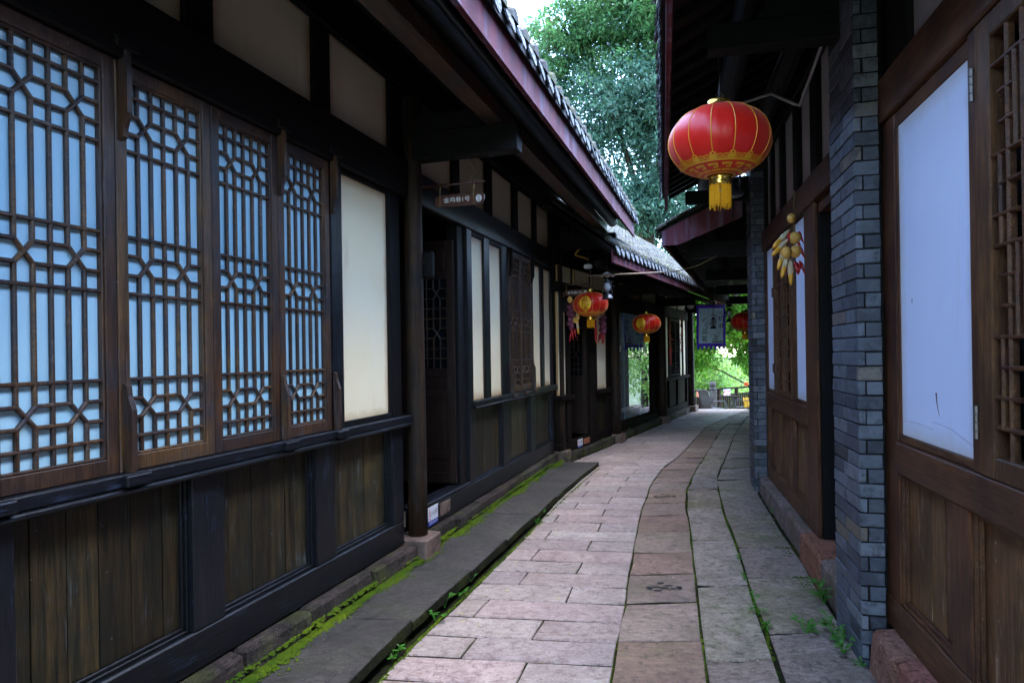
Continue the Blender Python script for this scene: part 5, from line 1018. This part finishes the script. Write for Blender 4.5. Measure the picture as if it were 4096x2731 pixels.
t_ = thing('yellow_cloth', 'yellow cloth draped over the right patio chair', 'cloth', (7.16, 21.05, -.06)); m = MB(); V = [(.18 * i / 6 - .1 + .02 * math.sin(j), -.16 + .03 * math.sin(i * 2 + j), .0 + .30 * j / 6 + .02 * math.cos(i * 1.7)) for j in range(7) for i in range(7)]; m.add(V, [(j * 7 + i, j * 7 + i + 1, (j + 1) * 7 + i + 1, (j + 1) * 7 + i) for j in range(6) for i in range(6)]); m.ob('folded_cloth', 'yellowcloth', t_, True)
t_ = thing('round_table', 'small dark round table between the two patio chairs', 'table', (6.68, 21.1, -.5)); MB().lathe([(.30, .76), (.315, .765), (.315, .78), (.28, .785)], n=28).ob('tabletop', 'matte_x', t_, True)
for k in range(4): a = k * 1.5708 + .5; MB().tube([(.22 * math.cos(a), .22 * math.sin(a), .77), (.05 * math.cos(a), .05 * math.sin(a), .4), (.26 * math.cos(a), .26 * math.sin(a), 0)], .012, 6).ob('leg', 'blackmetal', t_, True)

# ================================================================ INSIDE THE SHOP
def at(fr, s, o, z=.25): p = fr.w(s, o); return (p.x, p.y, z)
t_ = thing('floor_vase', 'tall pale celadon vase standing behind the left shop pane', 'vase', at(H, 14.05, -.28)); MB().lathe([(.07, 0), (.09, .02), (.12, .25), (.145, .55), (.15, .72), (.12, .78), (.15, .80)], n=24).ob('vase_body', 'porcelain', t_, True)
t_ = thing('potted_flowers', 'pale flowers and green leaves in the tall vase', 'plant', at(H, 14.1, -.28, 1.05)); m = MB(); m2 = MB(); rr = random.Random(3)
for k in range(60):
    d = Vector((rr.gauss(0, .5), rr.gauss(0, .5), rr.uniform(.2, 1))).normalized(); c0 = d * rr.uniform(.15, .5); sd = d.cross(Vector((0, 0, 1))).normalized() * .03; m.add([c0 - sd * .2, c0 + d * .05 + sd, c0 + d * .12, c0 + d * .05 - sd], [(0, 1, 2, 3)])
for k in range(12): c0 = (rr.gauss(0, .08) - .05, rr.gauss(0, .08), .35 + rr.uniform(0, .3)); m2.blob(c0, .05, 8, 6, .1)
m.ob('foliage', 'weed', t_); m2.ob('flower', 'whiteshade', t_, True)
t_ = thing('blue_pot', 'small blue and white china pot inside the shop by the vase', 'pot', at(H, 14.45, -.5, .86)); MB().lathe([(.05, 0), (.09, .05), (.09, .10), (.06, .15), (.07, .17)], n=20).ob('pot_body', 'bluechina', t_, True)
t_ = thing('shop_table', 'low dark wooden table inside the shop behind the glass', 'table', at(H, 14.7, -.9)); MB().box(-.5, .5, -.3, .3, .55, .60, .006).ob('tabletop', 'door', t_)
for a in (-.45, .45):
    for b in (-.25, .25): MB().box(a - .03, a + .03, b - .03, b + .03, 0, .55, .004).ob('leg', 'door', t_)
t_ = thing('cloth_table', 'table under a pale blue cloth inside the shop near the right pane', 'table', at(H, 16.2, -.6)); MB().lathe([(.46, .25), (.44, .45), (.42, .62), (.40, .64), (.01, .645)], n=40, flute=lambda a, z: .08 * math.sin(9 * a) * (1 if z < .6 else 0)).ob('tablecloth', 'tablecloth', t_, True); MB().lathe([(.2, 0), (.05, .03), (.05, .62)], n=12).ob('pedestal', 'door', t_)
for s_, o_ in ((14.35, -.9), (15.2, -.9)):
    t_ = thing('curtain', 'grey curtain hanging inside the shop, ' + ('left' if s_ < 15 else 'right') + ' of the two', 'curtain', at(H, s_, o_)); MB().lathe([(.10, .9), (.11, 1.5), (.10, 2.2)], n=36, flute=lambda a, z: .12 * math.sin(10 * a)).ob('curtain_cloth', 'curtain', t_, True)
t_ = thing('red_post', 'red painted post inside the shop beside the vase', 'post', at(H, 14.2, -1.2)); MB().tube([(0, 0, 0), (0, 0, 2.5)], .08, 12).ob('shaft', 'wallred', t_, True)
for s_ in (14.25, 16.15):
    p = H.w(s_, -.068); t_ = thing('glass_sticker', 'white shop sticker on the ' + ('left' if s_ < 15 else 'right') + ' glass pane', 'sticker', (p.x, p.y, 1.76), H.root.rotation_euler.z); m = MB(); m.tube([(0, 0, .0), (.0, 0, .12), (.03, 0, .17), (.06, 0, .12), (.06, 0, .0)], .009, 5); m.box(-.06, .0, -.002, .002, -.06, .02, 0); m.box(.07, .22, -.002, .002, -.06, .06, 0); m.ob('white_mark', 'stickerwhite', t_)

# fallen leaves and grit on the paving
mb = MB(); rr = random.Random(17)
for k in range(150):
    y_ = rr.uniform(2.5, 12) ** 1.0; x_ = rr.choice([EC(y_) + rr.uniform(-.9, .1), ED(y_) + rr.uniform(-.3, .4), EF(y_) - abs(rr.gauss(0, .2)), EB(y_) + abs(rr.gauss(0, .12))]); z_0 = zg(y_) + .006; a = rr.uniform(0, 6.28); l_ = rr.uniform(.008, .026); ca, sa = math.cos(a), math.sin(a)
    mb.add([(x_ - l_ * ca, y_ - l_ * sa, z_0), (x_ - l_ * .4 * sa, y_ + l_ * .4 * ca, z_0 + .004), (x_ + l_ * ca, y_ + l_ * sa, z_0 + .001), (x_ + l_ * .4 * sa, y_ - l_ * .4 * ca, z_0 + .003)], [(0, 1, 2, 3)])
fl2 = mb.ob('fallen_leaves', 'dry', kind='stuff'); tag(fl2, 'small dry leaves scattered over the paving', 'leaves')

# ================================================================ TREES
def leafcloud(centers, per, spread, size, seed, droop=.35):
    g = np.random.default_rng(seed); c = np.repeat(np.asarray(centers), per, axis=0); n = len(c); d = g.normal(size=(n, 3)); d /= np.linalg.norm(d, axis=1)[:, None]
    p = c + d * (g.random(n)[:, None] ** .5) * spread * np.array([1, 1, .7]); ax = d * .7 + g.normal(size=(n, 3)) * .5; ax[:, 2] -= droop; ax /= np.linalg.norm(ax, axis=1)[:, None]
    up = g.normal(size=(n, 3)) * .55 + np.array([0, 0, 1]); sd = np.cross(ax, up); sd /= np.linalg.norm(sd, axis=1)[:, None]; nr = np.cross(sd, ax); L_ = (size * (.6 + .8 * g.random(n)))[:, None]; W2 = L_ * .21
    v = np.stack([p, p + ax * L_ * .45 + sd * W2 + nr * L_ * .05, p + ax * L_, p + ax * L_ * .45 - sd * W2 + nr * L_ * .05], 1).reshape(-1, 3); return v
def leafmesh(name, v, mat, parent, kind=None):
    n = len(v) // 4; me = bpy.data.meshes.new(name); me.vertices.add(len(v)); me.vertices.foreach_set('co', v.astype(np.float32).ravel()); idx = np.arange(n)[:, None] * 4
    tri = np.concatenate([idx + np.array([[0, 1, 2]]), idx + np.array([[0, 2, 3]])], 1).reshape(-1).astype(np.int32)
    me.loops.add(len(tri)); me.loops.foreach_set('vertex_index', tri); me.polygons.add(n * 2); me.polygons.foreach_set('loop_start', np.arange(0, n * 6, 3, dtype=np.int32)); me.update(calc_edges=True); return put(name, me, mat, parent, kind)
def tree(label, base, th, tr_, ells, tips, per, spread, size, mat, seed, lean=(0, 0), group='trees beyond the roofs', mat2=None):
    t_ = thing('tree', label, 'tree', base, 0, group); g = np.random.default_rng(seed); top = Vector((lean[0], lean[1], th)); m = MB()
    m.tube([(0, 0, 0), Vector((lean[0] * .3, lean[1] * .3, th * .35)), Vector((lean[0] * .7, lean[1] * .7, th * .7)), top], [tr_ * 1.25, tr_, tr_ * .8, tr_ * .55], 10); tk = m.ob('trunk', 'bark', t_, True)
    lim = MB(); C_ = []; B = Vector(base); tot = sum(e[3] * e[4] for e in ells)
    for (ex, ey, ez, rx, rz) in ells:
        e = Vector((ex, ey, ez)) - B; st_ = top * random.uniform(.65, 1.0) ; mid = (st_ + e) / 2 + Vector((random.uniform(-.4, .4), random.uniform(-.4, .4), .3)); lim.tube([st_, mid, e], [tr_ * .42, tr_ * .28, tr_ * .12], 7); k = int(tips * rx * rz / tot)
        for _ in range(k):
            d = g.normal(size=3); d /= np.linalg.norm(d); r_ = g.random() ** .45; p_ = np.array(e) + d * r_ * np.array([rx, rx, rz]); C_.append(p_)
            if g.random() < .10: q = Vector(p_); lim.tube([e + (q - e) * .15, e + (q - e) * .6 + Vector((0, 0, .1)), q], [tr_ * .10, tr_ * .06, tr_ * .02], 4)
    lim.ob('limbs', 'bark', t_, True); C_ = np.array(C_)
    if mat2 is not None:
        hi = C_[:, 2] + g.normal(size=len(C_)) * .9 > np.median(C_[:, 2]) + .5; leafmesh('crown', leafcloud(C_[~hi], per, spread, size, seed), mat, t_); leafmesh('crown', leafcloud(C_[hi], per, spread, size, seed + 1), mat2, t_)
    else: leafmesh('crown', leafcloud(C_, per, spread, size, seed), mat, t_)
    return t_
tree('tall broad tree filling the gap between the eaves, with thick trunk', (4.9, 25.5, -.5), 8.0, .34, [(.9, 26.5, 11.6, 2.0, 1.6), (2.6, 26, 13.4, 2.0, 1.8), (4.6, 25.2, 14.5, 2.6, 2.2), (6.8, 25.4, 13, 2.6, 2.4), (2.0, 25.5, 9.2, 2.2, 1.6), (4.4, 25, 10.6, 2.4, 1.8), (6.3, 24.8, 9.4, 2.0, 2.0), (3.6, 24.8, 7.2, 1.9, 1.2), (5.4, 25, 7.0, 1.6, 1.3)], 3600, 22, .34, .19, 'leaf', 21, (.3, 0), mat2='leaf2')
tree('darker tree behind the tall broad tree', (3.0, 34, -2), 7, .3, [(1.5, 34, 9.0, 3.4, 3.2), (5.0, 34, 7.2, 3.2, 2.6), (8.0, 34.5, 9.0, 3.4, 3.6), (6, 33, 13, 3, 3)], 1100, 14, .55, .26, 'leaf', 33)
tree('leafy tree drooping over the railing behind the banner', (10.4, 26.4, -4.0), 5.2, .09, [(6.2, 25.0, 2.7, 1.2, 1.1), (7.6, 24.6, 2.9, 1.4, 1.2), (9.2, 25.2, 2.5, 1.5, 1.4), (6.5, 24.8, 1.5, .9, .7), (8.9, 24.6, 1.45, 1.0, .6), (7.0, 24.2, 4.4, 1.8, 1.1), (5.7, 25.4, 1.6, .8, .7), (9.0, 23.5, 4.8, 2.0, 1.1), (10.6, 23.4, 4.2, 1.6, 1.6), (5.4, 26.2, 3.4, 1.4, 1.6)], 3600, 17, .28, .17, 'leaf4', 44, (-.1, 0))
tree('broad tree behind the right houses', (11, 27, -4), 6, .25, [(10.5, 27, 4.0, 2.4, 2.2), (13, 28, 5, 3, 3), (11, 28, 7.5, 2.6, 2.2), (9.3, 27.5, 6.0, 1.8, 1.8)], 900, 14, .4, .2, 'leaf', 55, (0, 0))
tree('pale bright tree far beyond the railing on the left', (9.5, 38, -4), 2.4, .2, [(8.6, 38, -1.2, 2.0, 1.5), (11.2, 38.5, -.6, 2.0, 1.5), (10, 38, .8, 2.0, 1.2), (12.2, 37, -2.0, 1.6, 1.2), (10.2, 37, -2.4, 1.6, 1.0)], 1300, 14, .42, .22, 'leaf3', 66, group='pale trees below the terrace')
tree('pale bright tree far beyond the railing on the right', (15.5, 42, -4), 2.6, .2, [(14.2, 42, -1.9, 1.9, 1.3), (16.8, 43, -1.2, 2.2, 1.8), (19, 43, 0, 2.6, 2.4), (13, 43.5, -2.1, 1.6, 1.0), (15.5, 42, .2, 2.2, 1.4), (12.6, 43, .4, 2.0, 1.3)], 1500, 14, .42, .22, 'leaf3', 77, group='pale trees below the terrace')
tree('low bush tree just below the terrace railing', (6.4, 28.5, -4.2), 2.4, .12, [(5.6, 28.5, -.6, 1.2, .9), (7.2, 28.5, -1.0, 1.2, .9), (8.8, 29, -1.6, 1.1, .9)], 260, 14, .3, .16, 'leaf2', 88, group='pale trees below the terrace')
tree('round tree seen mirrored in the shop glass, far right of the terrace', (17, 31, -4), 5, .25, [(16.5, 31, 1.5, 3, 2.6), (20, 33, 3, 3.4, 3.2), (13.8, 31, 0.3, 2.2, 1.8)], 700, 14, .45, .24, 'leaf3', 99, group='pale trees below the terrace')

DEF = dict(path=('lane of pink granite and sandstone slabs curving away between the houses', 'path'), terrace=('lower stone terrace beyond the end of the lane', 'terrace'), ground=('pale ground below the terrace', 'ground'), pavement=('raised pavement of dark sandstone slabs along the left house', 'pavement'), moss=('bright green moss along the stone joints', 'moss'))
for o in scene.objects:
    if o.parent is None and o.type == 'MESH' and 'label' not in o.keys():
        k = o.name.split('.')[0]
        if k in DEF: o['label'], o['category'] = DEF[k]
